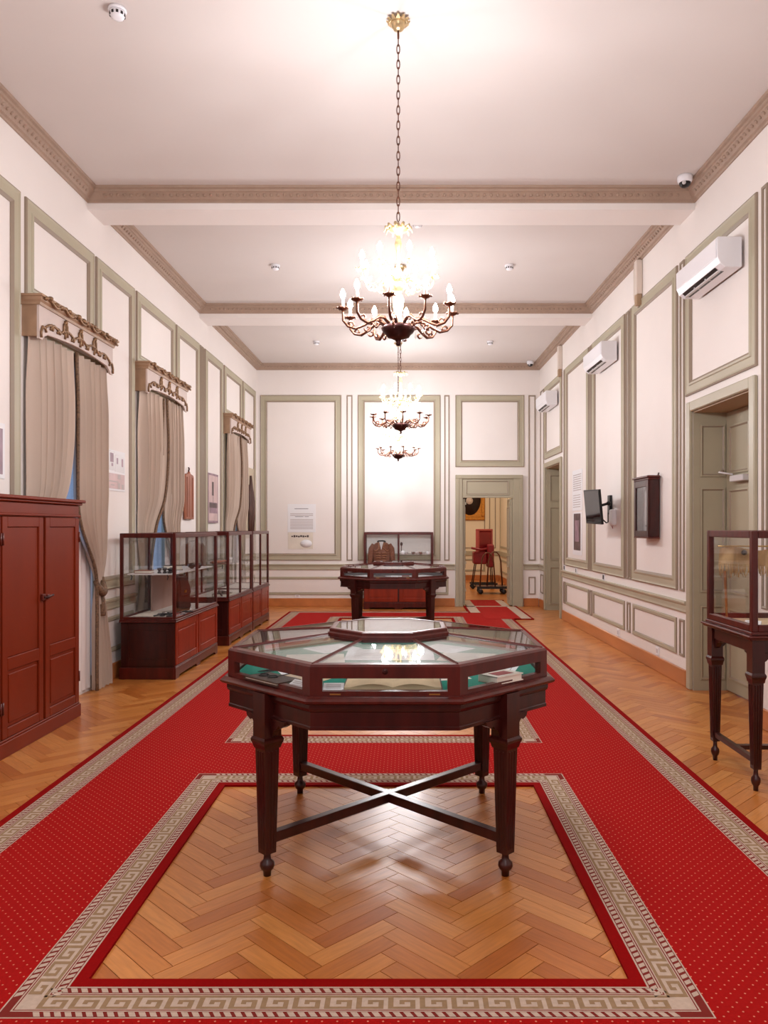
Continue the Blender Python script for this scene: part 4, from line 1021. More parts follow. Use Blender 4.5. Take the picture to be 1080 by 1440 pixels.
# ------------------------------------------------------------------ wardrobe at the left edge
def wardrobe():
    n0, n1 = 0.135, 0.325; M = onL(n0, 3.82, 0); D = n1-n0; L = 2.28; H = 1.70
    t = thing('wardrobe', 'tall red-brown painted wooden wardrobe with panelled doors in front of the nearest window', 'wardrobe', M=M)
    boxes('carcass', 'cabinet_dark', t, (0, D-0.02, 0.01, L-0.01, 0.1, H-0.1), bevel=0.003)
    boxes('plinth', 'cabinet_paint', t, (0, D+0.012, 0, L+0.012, 0.0, 0.10), (0, D+0.004, 0.0, L+0.004, 0.10, 0.115), bevel=0.004)
    boxes('cornice', 'cabinet_paint', t, (0, D+0.0, 0, L+0.0, H-0.11, H-0.03), (0, D+0.012, 0, L+0.012, H-0.125, H-0.105), (0, D+0.022, -0.022, L+0.022, H-0.03, H-0.012), (0, D+0.04, -0.04, L+0.04, H-0.012, H+0.012), bevel=0.006)
    n = 4; seg = L/n
    for k in range(n):
        y0, y1 = k*seg+0.010, (k+1)*seg-0.010; x0, x1 = D-0.02, D; z0, z1 = 0.118, H-0.13
        if k == 3: x1 = D+0.006
        dm = MB()
        dm.box(x0, x1, y0, y0+0.065, z0, z1); dm.box(x0, x1, y1-0.065, y1, z0, z1)
        for a, b in ((z0, z0+0.065), (0.555, 0.64), (z1-0.07, z1)): dm.box(x0, x1, y0+0.065, y1-0.065, a, b)
        dr = dm.build('door', 'cabinet_paint', t, 0.004)
        boxes('door_panel', 'cabinet_paint', dr, (x0, x1-0.012, y0+0.065, y1-0.065, z0+0.065, 0.555), (x0, x1-0.005, y0+0.09, y1-0.09, z0+0.09, 0.53), bevel=0.004)
        boxes('door_panel', 'cabinet_paint', dr, (x0, x1-0.010, y0+0.065, y1-0.065, 0.64, z1-0.07), bevel=0.004)
        for z in (0.28, 1.38): MB().tube([(x1+0.002, y1-0.004 if k % 2 else y0+0.004, z), (x1+0.002, y1-0.004 if k % 2 else y0+0.004, z+0.08)], 0.007, 6).build('hinge', 'cabinet_dark', dr)
    for yc in (seg*1, seg*3):
        lt = boxes('latch', 'cabinet_dark', t, (D, D+0.02, yc-0.06, yc-0.012, 0.975, 1.02), (D+0.004, D+0.022, yc+0.012, yc+0.05, 0.98, 1.012), bevel=0.004)
        MB().tube([(D+0.026, yc-0.05, 0.998), (D+0.03, yc+0.0, 0.998), (D+0.026, yc+0.085, 1.004)], 0.008, 6).build('bolt', 'bronze_dark', lt)
wardrobe()

# ------------------------------------------------------------------ glass case on legs at the right
def leg_case():
    x0, y0, S, Ly = 1.945, 4.325, 0.62, 0.665
    t = thing('glass_case_on_legs', 'square mahogany glass case on tapered legs at the right edge', 'showcase', (x0, y0, 0))
    BH, H = 0.895, 1.478
    lm = leg_mesh(0.80, 0.036, 0.031, 0.022, 0.125)
    # stretch the taper to reach the apron
    for i, (x, y, z) in enumerate(lm.v):
        if z > 0.125: lm.v[i] = (x, y, 0.125+(z-0.125)*(0.86-0.125)/(0.80-0.125))
    me = lm.mesh('leg', ['mahogany_dark'])
    for lx in (0.045, S-0.045):
        for ly in (0.045, Ly-0.045):
            lg = link('leg', me, t, 0, (lx, ly, 0))
            z9 = 0.785
            for ax in (0, 1):
                br = MB(); s = 1 if (lx if ax == 0 else ly) < 0.3 else -1
                pr = [(s*0.034, z9), (s*0.12, z9), (s*0.11, z9-0.012), (s*0.075, z9-0.02), (s*0.055, z9-0.045), (s*0.034, z9-0.06)]
                if ax == 0: br.rings([[(p, -0.015, z) for p, z in pr], [(p, 0.015, z) for p, z in pr]], 0, False, True)
                else: br.rings([[(-0.015, p, z) for p, z in pr], [(0.015, p, z) for p, z in pr]], 0, False, True)
                br.build('bracket', 'mahogany_dark', lg)
    boxes('apron', 'mahogany_dark', t, (0.02, 0.045, 0.08, Ly-0.08, 0.785, 0.862), (S-0.045, S-0.02, 0.08, Ly-0.08, 0.785, 0.862), (0.08, S-0.08, 0.02, 0.045, 0.785, 0.862), (0.08, S-0.08, Ly-0.045, Ly-0.02, 0.785, 0.862), bevel=0.003)
    boxes('ledge_moulding', 'mahogany', t, (-0.012, S+0.012, -0.012, Ly+0.012, 0.86, 0.872), (-0.022, S+0.022, -0.022, Ly+0.022, 0.872, 0.886), (0.0, S, 0.0, Ly, 0.886, BH+0.01), bevel=0.004)
    boxes('stretcher', 'mahogany_dark', t, (0.03, 0.06, 0.06, Ly-0.06, 0.155, 0.185)); boxes('stretcher', 'mahogany_dark', t, (S-0.06, S-0.03, 0.06, Ly-0.06, 0.155, 0.185)); boxes('stretcher', 'mahogany_dark', t, (0.06, S-0.06, Ly/2-0.02, Ly/2+0.02, 0.155, 0.18))
    p = 0.036; fr = MB()
    for a in (0.006, S-p-0.006):
        for b in (0.006, Ly-p-0.006): fr.box(a, a+p, b, b+p, BH+0.01, H)
    for z0, z1 in ((BH+0.01, BH+0.05), (H-0.042, H)):
        fr.box(0.006+p, S-p-0.006, 0.006, 0.006+p, z0, z1); fr.box(0.006+p, S-p-0.006, Ly-p-0.006, Ly-0.006, z0, z1)
        fr.box(0.006, 0.006+p, 0.006+p, Ly-p-0.006, z0, z1); fr.box(S-p-0.006, S-0.006, 0.006+p, Ly-p-0.006, z0, z1)
    fr.build('case_frame', 'mahogany', t, 0.004)
    boxes('floor_lining', 'paper_old', t, (0.04, S-0.04, 0.04, Ly-0.04, BH+0.01, BH+0.018))
    for x in (0.022, S-0.025): boxes('pane', 'glass', t, (x, x+0.003, 0.042, Ly-0.042, BH+0.05, H-0.042))
    for y in (0.022, Ly-0.025): boxes('pane', 'glass', t, (0.042, S-0.042, y, y+0.003, BH+0.05, H-0.042))
    boxes('top_pane', 'top_glass', t, (0.042, S-0.042, 0.042, Ly-0.042, H-0.010, H-0.006))
    M = Matrix.Translation((x0, y0, 0))
    # exhibits
    rod = MB().lathe([(0.004, 0), (0.0075, 0.01), (0.0085, 0.2), (0.009, 0.30), (0.006, 0.31)], 8).build('walking_stick', 'cane_wood'); rod.matrix_world = M @ T(0.075, 0.51, BH+0.02) @ Matrix.Rotation(-0.09, 4, 'X')
    tag(rod, 'slender honey-coloured stick standing inside the glass case on legs', 'stick')
    sash = thing('fringed_sash', 'tan fringed sash hanging across the glass case on legs', 'sash', M=M @ T(0.05, 0.50, 1.262))
    v = []; f = []; nx, nz = 26, 6
    for i in range(nz+1):
        for j in range(nx+1):
            v.append((0.48*j/nx, 0.06+0.016*math.sin(j*0.9+i*0.3), -0.0-0.10*i/nz+0.10+0.012*math.sin(j*0.35)))
    for i in range(nz):
        for j in range(nx): q = i*(nx+1)+j; f.append((q, q+1, q+nx+2, q+nx+1))
    MB().add(v, f, 0, True).build('cloth', 'straw', sash)
    mb = MB(); rn = random.Random(5)
    for j in range(90):
        x = 0.48*j/90; yy = 0.06+0.016*math.sin(x/0.48*nx*0.9+nz*0.3); l = rn.uniform(0.05, 0.085)
        mb.tube([(x, yy, 0.003+0.012*math.sin(x/0.48*nx*0.35)), (x+rn.uniform(-.006, .006), yy-0.004, -l*0.5), (x+rn.uniform(-.012, .012), yy, -l)], 0.0028, 4)
    mb.build('fringe', 'straw', sash)['kind'] = 'stuff'
    MB().sphere((0.15, 0.045, 0.075), 0.018).build('rosette', 'ceramic_dark', sash)
    MB().tube([(-0.01, 0.065, 0.115), (0.49, 0.065, 0.115)], 0.005, 6).build('hanging_rod', 'brass', sash)
    MB().tube([(0.02, 0.065, 0.115), (0.02, 0.065, 0.19)], 0.002, 4).build('hanging_wire', 'steel', sash)
    card('white caption card at the front of the glass case on legs', M @ T(0.10, 0.22, BH+0.019) @ RZ(-0.6), 0.09, 0.06)
    fr_ = thing('miniature_frame', 'small dark easel frame with a pale picture inside the glass case on legs', 'picture frame', M=M @ T(0.46, 0.30, BH+0.019) @ RZ(-0.2))
    boxes('frame', 'wood_dark', fr_, (-0.07, 0.07, 0, 0.012, 0, 0.015), (-0.07, 0.07, 0, 0.012, 0.155, 0.17), (-0.07, -0.055, 0, 0.012, 0.015, 0.155), (0.055, 0.07, 0, 0.012, 0.015, 0.155))
    boxes('picture', 'photo_dark', fr_, (-0.055, 0.055, 0.004, 0.008, 0.015, 0.155)); boxes('picture_mount', 'paper_white', fr_, (-0.03, 0.03, 0.001, 0.004, 0.06, 0.11))
leg_case()

# ------------------------------------------------------------------ air conditioners on the right wall
def air_conditioner():
    t = thing('air_conditioner', 'x', 'air conditioner', group='wall air conditioners')
    L = 0.86; prof = [(0, 0), (0.135, 0.0), (0.175, 0.03), (0.198, 0.075), (0.20, 0.225), (0.19, 0.24), (0, 0.24)]
    MB().rings([[(x, 0, z) for x, z in prof], [(x, L, z) for x, z in prof]], 0, False, True).build('housing', 'plastic_white', t, 0.006)
    MB().rings([[(0.199, 0.01, 0.072), (0.204, 0.01, 0.076), (0.206, 0.01, 0.222), (0.199, 0.01, 0.226)], [(0.199, L-0.01, 0.072), (0.204, L-0.01, 0.076), (0.206, L-0.01, 0.222), (0.199, L-0.01, 0.226)]], 0, False, True).build('front_panel', 'plastic_white', t, 0.004)
    # outlet: dark slot along the slanted underside
    a = Vector((0.140, 0.004)); b = Vector((0.172, 0.028)); nrm = Vector((0.6, -0.8))*0.0025
    def strip(f0, f1, y0, y1, o):
        p = a+(b-a)*f0+nrm*o; q = a+(b-a)*f1+nrm*o
        return [(p.x, y0, p.y), (q.x, y0, q.y), (q.x, y1, q.y), (p.x, y1, p.y)]
    ao = MB().add(strip(0.0, 1.0, 0.07, L-0.10, 1), [(0, 1, 2, 3)]).add([(0.10, 0.07, -0.0015), (0.138, 0.07, -0.0015), (0.138, L-0.10, -0.0015), (0.10, L-0.10, -0.0015)], [(0, 1, 2, 3)]).build('air_outlet', 'black', t)
    mb = MB()
    mb.box(0.128, 0.150, 0.07, L-0.10, -0.006, 0.006)
    mb.build('louvre', 'plastic_grey', ao)
    for k in range(2):
        y = 0.07+(L-0.17)*(k+1)/3; boxes('louvre_rib', 'plastic_grey', ao, (0.10, 0.16, y-0.003, y+0.003, -0.004, 0.012))
    boxes('back_plate', 'plastic_grey', t, (-0.0, 0.01, 0.01, L-0.01, 0.005, 0.236))
    return t
ac = air_conditioner()
# local y points toward the viewer on the right wall
def ac_place(o, u_near): o.matrix_world = onR(0.026, u_near+0.86, 3.535)
ac2 = dup(ac, (0, 0, 0)); ac3 = dup(ac, (0, 0, 0))
ac_place(ac, 6.01); ac_place(ac2, 9.38); ac_place(ac3, 12.80)
ac['label'] = 'white wall air conditioner above the nearest right-hand door'
ac2['label'] = 'white wall air conditioner high on the panel above the television'
ac3['label'] = 'white wall air conditioner above the far right-hand door'

for u, zb, lab in ((8.58, 3.96, 'nearest'), (12.62, 3.96, 'farther')):
    t = thing('pipe_duct', 'cream vertical pipe casing near the ceiling, '+lab+' of two on the right wall', 'pipe', M=onR(0.0, u, 0), group='pipe casings')
    boxes('casing', 'pipe_white', t, (0, 0.07, 0, 0.09, zb+0.12, ZC), bevel=0.008)
    boxes('casing_end', 'pipe_tan', t, (0.005, 0.065, 0.005, 0.085, zb, zb+0.12), bevel=0.006)
    MB().tube([(0.03, -0.10, ZC), (0.03, -0.10, zb+0.12), (0.03, -0.06, zb+0.04), (0.03, 0.02, zb-0.01)], 0.013, 6).build('drain_pipe', 'pipe_white', t)

# ------------------------------------------------------------------ television on a swing arm
tv = thing('television', 'small flat black television on a swing-arm wall bracket', 'television', M=Matrix.Translation((0, 0, 0)))
pf, pn = Vector((2.30, 9.80, 0)), Vector((2.345, 9.22, 0))         # far and near vertical edges
dirv = (pn-pf).normalized(); Lw = (pn-pf).length
nrm = Vector((dirv.y, -dirv.x, 0))                                     # toward the room
if nrm.x > 0: nrm = -nrm
Ms = Matrix(((dirv.x, nrm.x, 0, pf.x), (dirv.y, nrm.y, 0, pf.y), (0, 0, 1, 1.545), (0, 0, 0, 1))) @ Matrix.Rotation(-0.10, 4, 'X') @ Matrix.Rotation(0.03, 4, 'Y')
def inM(mb, M): mb.v = [tuple(M @ Vector(p)) for p in mb.v]; return mb
Hh = 0.425
inM(MB().box(0, Lw, -0.03, 0, 0, Hh), Ms).build('case', 'black', tv, 0.004)
inM(MB().box(0.014, Lw-0.014, -0.001, 0.0015, 0.024, Hh-0.014), Ms).build('screen', 'screen_black', tv)
inM(MB().box(0.1, Lw-0.1, -0.05, -0.03, 0.06, Hh-0.06), Ms).build('back_cover', 'black', tv, 0.01)
ctr = Ms @ Vector((Lw*0.6, -0.05, Hh/2)); wp = Vector((XR(9.72)-0.02, 9.72, 1.78))
el = Vector((2.48, 9.40, 1.79))
arm = MB(); arm.tube([ctr, el], 0.018, 6); arm.tube([el, wp], 0.018, 6); arm.sphere(tuple(el), 0.028)
arm.tube([ctr+Vector((0, 0, -0.12)), ctr+Vector((0, 0, 0.1))], 0.02, 6); arm.tube([ctr+Vector((0.03, 0.0, -0.13)), ctr+Vector((0.12, 0.05, -0.2)), wp+Vector((-0.02, 0, -0.22)), wp+Vector((-0.02, 0, -0.1))], 0.008, 6)
arm.build('swing_arm', 'black', tv)
inM(MB().box(0, 0.035, -0.05, 0.05, -0.12, 0.12), onR(0.0, 9.72, 1.78)).build('wall_plate', 'black', tv, 0.004)
jb = thing('junction_box', 'white plastic box on the wall under the television bracket', 'junction box', M=onR(0.0, 9.56, 1.52))
boxes('box_body', 'plastic_white', jb, (0, 0.05, -0.07, 0.07, 0, 0.20), bevel=0.012); boxes('box_lid', 'plastic_white', jb, (0.05, 0.056, -0.06, 0.06, 0.01, 0.19), bevel=0.004)
MB().tube([(0.03, 0.02, 0.0), (0.035, 0.03, -0.03), (0.02, -0.02, -0.04), (0.03, -0.05, 0.0)], 0.004, 5).build('cable', 'book_red', jb)

# ------------------------------------------------------------------ wall cabinet
wc = thing('wall_cabinet', 'small glazed mahogany wall cabinet with moulded top', 'wall cabinet', M=onR(0.012, 7.92+0.46, 1.38))
Wd, Dp, Hc = 0.46, 0.10, 0.63
boxes('carcass', 'mahogany_dark', wc, (0, Dp, 0, 0.02, 0.02, Hc-0.02), (0, Dp, Wd-0.02, Wd, 0.02, Hc-0.02), (0, 0.012, 0.02, Wd-0.02, 0.02, Hc-0.02), (0, Dp, 0.02, Wd-0.02, 0.02, 0.035), (0, Dp, 0.02, Wd-0.02, Hc-0.035, Hc-0.02), bevel=0.002)
boxes('cornice', 'mahogany', wc, (0, Dp+0.02, -0.015, Wd+0.015, Hc-0.02, Hc), (0, Dp+0.035, -0.03, Wd+0.03, Hc, Hc+0.022), bevel=0.006)
boxes('base_moulding', 'mahogany', wc, (0, Dp+0.02, -0.01, Wd+0.01, 0.0, 0.02), bevel=0.006)
cd = boxes('door', 'mahogany_dark', wc, (Dp, Dp+0.02, 0.0, 0.05, 0.02, Hc-0.02), (Dp, Dp+0.02, Wd-0.05, Wd, 0.02, Hc-0.02), (Dp, Dp+0.02, 0.05, Wd-0.05, 0.02, 0.08), (Dp, Dp+0.02, 0.05, Wd-0.05, Hc-0.09, Hc-0.02), bevel=0.003)
boxes('pane', 'glass', cd, (Dp+0.008, Dp+0.011, 0.05, Wd-0.05, 0.08, Hc-0.09))
boxes('backing', 'plastic_grey', wc, (0.012, 0.02, 0.02, Wd-0.02, 0.035, Hc-0.035))
for q, (y, z) in enumerate([(0.14, 0.14), (0.24, 0.14), (0.32, 0.14), (0.18, 0.42), (0.28, 0.30)]):
    o = MB().lathe([(0.016, 0), (0.02, 0.004), (0.016, 0.014)], 10).build('medal', 'silver' if q < 3 else 'brass'); o.matrix_world = onR(0.036, 7.92+0.46, 1.38) @ T(0.002, y, z) @ Matrix.Rotation(PI/2, 4, 'Y')
    tag(o, ['silver medal pinned low and farthest in the wall cabinet', 'silver medal pinned low in the middle of the wall cabinet', 'silver medal pinned low and nearest in the wall cabinet', 'brass medal pinned at the top of the wall cabinet', 'brass medal pinned at mid height in the wall cabinet'][q], 'medal', 'medals in the wall cabinet')
MB().tube([(0.02, Wd+0.005, Hc), (0.01, Wd+0.008, Hc+0.05)], 0.008, 6).build('hanging_hook', 'bronze_dark', wc)

# ------------------------------------------------------------------ posters and boards on the walls (local x out of the wall, y along, z up)
def poster(name, label, M, w_, h_, m, cat, parts, group=None, thick=0.006):
    t = thing(name, label, cat, M=M, group=group)
    boxes('backing', m, t, (0, thick, 0, w_, 0, h_))
    for k, (nm, mm, rects) in enumerate(parts):
        mb = MB()
        for y0, y1, z0, z1 in rects: mb.box(thick, thick+0.0008+0.0006*k, y0, y1, z0, z1)
        mb.build(nm, mm, t)
    return t
def lines(y0, y1, z0, z1, n, frac=0.45, ragged=0.0):
    out = []; st = (z1-z0)/n
    for i in range(n):
        e = y1-(y1-y0)*ragged*random.random(); out.append((y0, e, z0+i*st, z0+i*st+st*frac))
    return out
poster('poster', 'printed text poster with a bold heading on the end-wall panel', T(-2.235, YB-0.001, 1.40) @ Matrix.Rotation(-PI/2, 4, 'Z'), 0.53, 0.53, 'paper_white', 'poster',
       [('text_block', 'ink_soft', lines(0.05, 0.48, 0.06, 0.26, 7)+lines(0.05, 0.48, 0.31, 0.37, 2)), ('heading', 'ink', [(0.14, 0.30, 0.29, 0.297), (0.32, 0.40, 0.29, 0.297), (0.13, 0.39, 0.44, 0.448)])])
p2 = poster('poster', 'pale cardboard notice with a white oval below the text poster', T(-2.225, YB-0.001, 1.085) @ Matrix.Rotation(-PI/2, 4, 'Z'), 0.47, 0.31, 'paper', 'poster',
       [('heading', 'ink', [(0.06+0.042*i, 0.06+0.042*i+0.034, 0.225-0.006*(i % 2), 0.248+0.006*((i*2) % 3)) for i in range(8)])])
MB().lathe([(0.11, 0), (0.11, 0.002)], 24, 0, T(0.0085, 0.34, 0.10) @ Matrix.Rotation(PI/2, 4, 'Y') @ Matrix.Diagonal((0.68, 1, 1, 1))).build('oval_patch', 'paper_white', p2)
poster('poster', 'collage of old photographs and a manuscript beside the nearest window', onL(0.001, 7.35, 1.86), 0.55, 0.40, 'paper_white', 'poster',
       [('photograph', 'plastic_grey', [(0.0, 0.27, 0.2, 0.39), (0.29, 0.54, 0.19, 0.36)]), ('photograph_figures', 'photo_purple', [(0.17, 0.25, 0.28, 0.37), (0.07, 0.11, 0.29, 0.36), (0.33, 0.37, 0.27, 0.33), (0.46, 0.5, 0.25, 0.33), (0.2, 0.24, 0.24, 0.27)]), ('manuscript', 'photo_pink', [(0.0, 0.54, 0.02, 0.17)]), ('manuscript_marks', 'ink_soft', [(0.36, 0.43, 0.12, 0.165), (0.12, 0.38, 0.085, 0.097), (0.18, 0.28, 0.05, 0.06), (0.36, 0.42, 0.02, 0.08), (0.46, 0.52, 0.02, 0.07)])])
poster('poster', 'pale photograph print cut off by the left edge', onL(0.001, 5.18, 1.85), 0.41, 0.40, 'paper_white', 'poster', [('photograph', 'photo_purple', [(0.03, 0.38, 0.03, 0.36)])])
bd = thing('wooden_board', 'tall brown wooden board with a peaked top hung between the windows', 'board', M=onL(0.012, 9.88, 1.60))
pr = [(0, 0), (0.37, 0), (0.37, 0.56), (0.34, 0.585), (0.22, 0.60), (0.185, 0.63), (0.15, 0.60), (0.03, 0.585), (0, 0.56)]
MB().rings([[(0, y, z) for y, z in pr], [(0.03, y, z) for y, z in pr]], 0, False, True).build('plank_body', 'wood_board', bd, 0.006)
boxes('raised_rib', 'wood_board', bd, (0.03, 0.038, 0.05, 0.075, 0.03, 0.55), (0.03, 0.038, 0.295, 0.32, 0.03, 0.55), (0.03, 0.034, 0.15, 0.22, 0.03, 0.57), bevel=0.003)
MB().tube([(0.01, 0.185, 0.62), (0.02, 0.185, 0.66), (0.01, 0.185, 0.68)], 0.01, 6).build('hook', 'bronze_dark', bd)
poster('framed_photograph', 'mauve framed photograph of a shoreline between the middle and far windows', onL(0.012, 11.0, 1.56), 0.56, 0.72, 'photo_purple', 'photograph',
       [('mount', 'photo_pink', [(0.03, 0.53, 0.03, 0.69)]), ('landscape', 'photo_purple', [(0.06, 0.50, 0.14, 0.30)]), ('foreground', 'photo_dark', [(0.06, 0.50, 0.22, 0.29), (0.2, 0.3, 0.40, 0.60), (0.26, 0.27, 0.30, 0.42)])], thick=0.016)
wb = thing('relic_board', 'beige board carrying dark carved wooden staves beside the farthest window', 'board', M=onL(0.012, 13.50, 1.30))
boxes('backing', 'board_beige', wb, (0, 0.012, 0, 0.62, 0, 1.26))
for y, z0, z1, r in ((0.14, 0.1, 0.95, 0.03), (0.28, 0.06, 1.12, 0.04), (0.44, 0.1, 0.85, 0.035)):
    MB().tube([(0.035, y, z0), (0.04, y+0.02, (z0+z1)*0.4), (0.04, y-0.01, (z0+z1)*0.7), (0.03, y+0.01, z1)], [r*0.6, r, r*1.1, r*0.5], 8).build('stave', 'wood_dark', wb)
poster('poster', 'tall printed text poster on the far right wall panel', onR(0.001, 11.80, 1.745), 0.60, 0.61, 'paper_white', 'poster', [('text_block', 'ink_soft', lines(0.05, 0.55, 0.30, 0.56, 8)+lines(0.05, 0.5, 0.05, 0.26, 6, 0.3))])
poster('framed_photograph', 'dark portrait-format photograph below the text poster on the right wall', onR(0.001, 11.78, 1.08), 0.56, 0.64, 'paper_white', 'photograph', [('photograph', 'photo_dark', [(0.07, 0.49, 0.07, 0.62)]), ('photograph_highlight', 'photo_purple', [(0.14, 0.4, 0.2, 0.52)])])
def socket(label, M, dark=True, dbl=False):
    t = thing('wall_socket', label, 'socket', M=M, group='wall sockets')
    boxes('plate', 'plastic_white', t, (0, 0.010, -0.045, 0.045, -0.045, 0.045), bevel=0.004)
    if dark: boxes('outlet', 'black', t, (0.010, 0.014, -0.026, 0.026 if not dbl else 0.0, -0.028, 0.028))
    else: boxes('outlet', 'plastic_grey', t, (0.010, 0.013, -0.022, 0.022, -0.022, 0.022))
socket('white socket with a dark outlet, first after the far right door', onR(0.0, 12.36, 0.845)); socket('white double socket with a dark half below the tall poster', onR(0.0, 11.55, 0.845), True, True)
socket('white socket with a dark outlet below the television panel', onR(0.0, 10.05, 0.845))
socket('blank white socket low on the right wall below the wall cabinet', onR(0.0, 8.0, 0.21), False)
socket('blank white socket low on the right wall below the television', onR(0.0, 9.4, 0.21), False)
socket('blank white socket low on the end wall left of the octagonal table', T(-2.05, YB, 0.205) @ Matrix.Rotation(-PI/2, 4, 'Z'), False)
socket('blank white socket low on the end wall beside the rear showcase', T(-0.98, YB, 0.205) @ Matrix.Rotation(-PI/2, 4, 'Z'), False)

# ------------------------------------------------------------------ ceiling devices
def smoke(label, x, y):
    t = thing('smoke_detector', label, 'smoke detector', (x, y, ZT), 0, 'smoke detectors')
    MB().lathe([(0.052, 0), (0.054, -0.012), (0.05, -0.018)], 20).build('base', 'plastic_white', t)
    MB().lathe([(0.046, -0.018), (0.044, -0.04), (0.034, -0.056), (0.012, -0.062)], 20).build('head', 'plastic_white', t)
    mb = MB()
    for k in range(10):
        a = 2*PI*k/10; mb.box(0.0405, 0.0455, -0.007, 0.007, -0.045, -0.030, 0, RZ(a))
    mb.build('vent_slot', 'black', t)
smoke('smoke detector nearest the viewer on the left ceiling', -1.71, 4.55); smoke('smoke detector above the nearest chandelier, just beyond the first beam', 0.115, 7.72)
smoke('smoke detector left of the middle chandelier', -1.53, 9.0); smoke('smoke detector right of the middle chandelier', 1.21, 9.0)
smoke('smoke detector left of the farthest chandelier', -1.48, 12.7); smoke('smoke detector right of the farthest chandelier', 1.39, 12.7)
def cctv(label, x, y):
    t = thing('security_camera', label, 'security camera', (x, y, ZT), 0, 'dome security cameras')
    MB().lathe([(0.062, 0.0), (0.064, -0.02), (0.062, -0.045), (0.054, -0.06)], 20).build('housing', 'plastic_white', t)
    MB().lathe([(0.05, -0.058), (0.046, -0.078), (0.03, -0.095), (0.004, -0.102)], 16).build('dome', 'black', t)
    MB().sphere((-0.02, -0.035, -0.07), 0.018).build('lens', 'plastic_grey', t)
cctv('white dome security camera in the near right ceiling corner', 2.44, 6.72); cctv('white dome security camera in the far right ceiling corner', 2.30, 14.22)

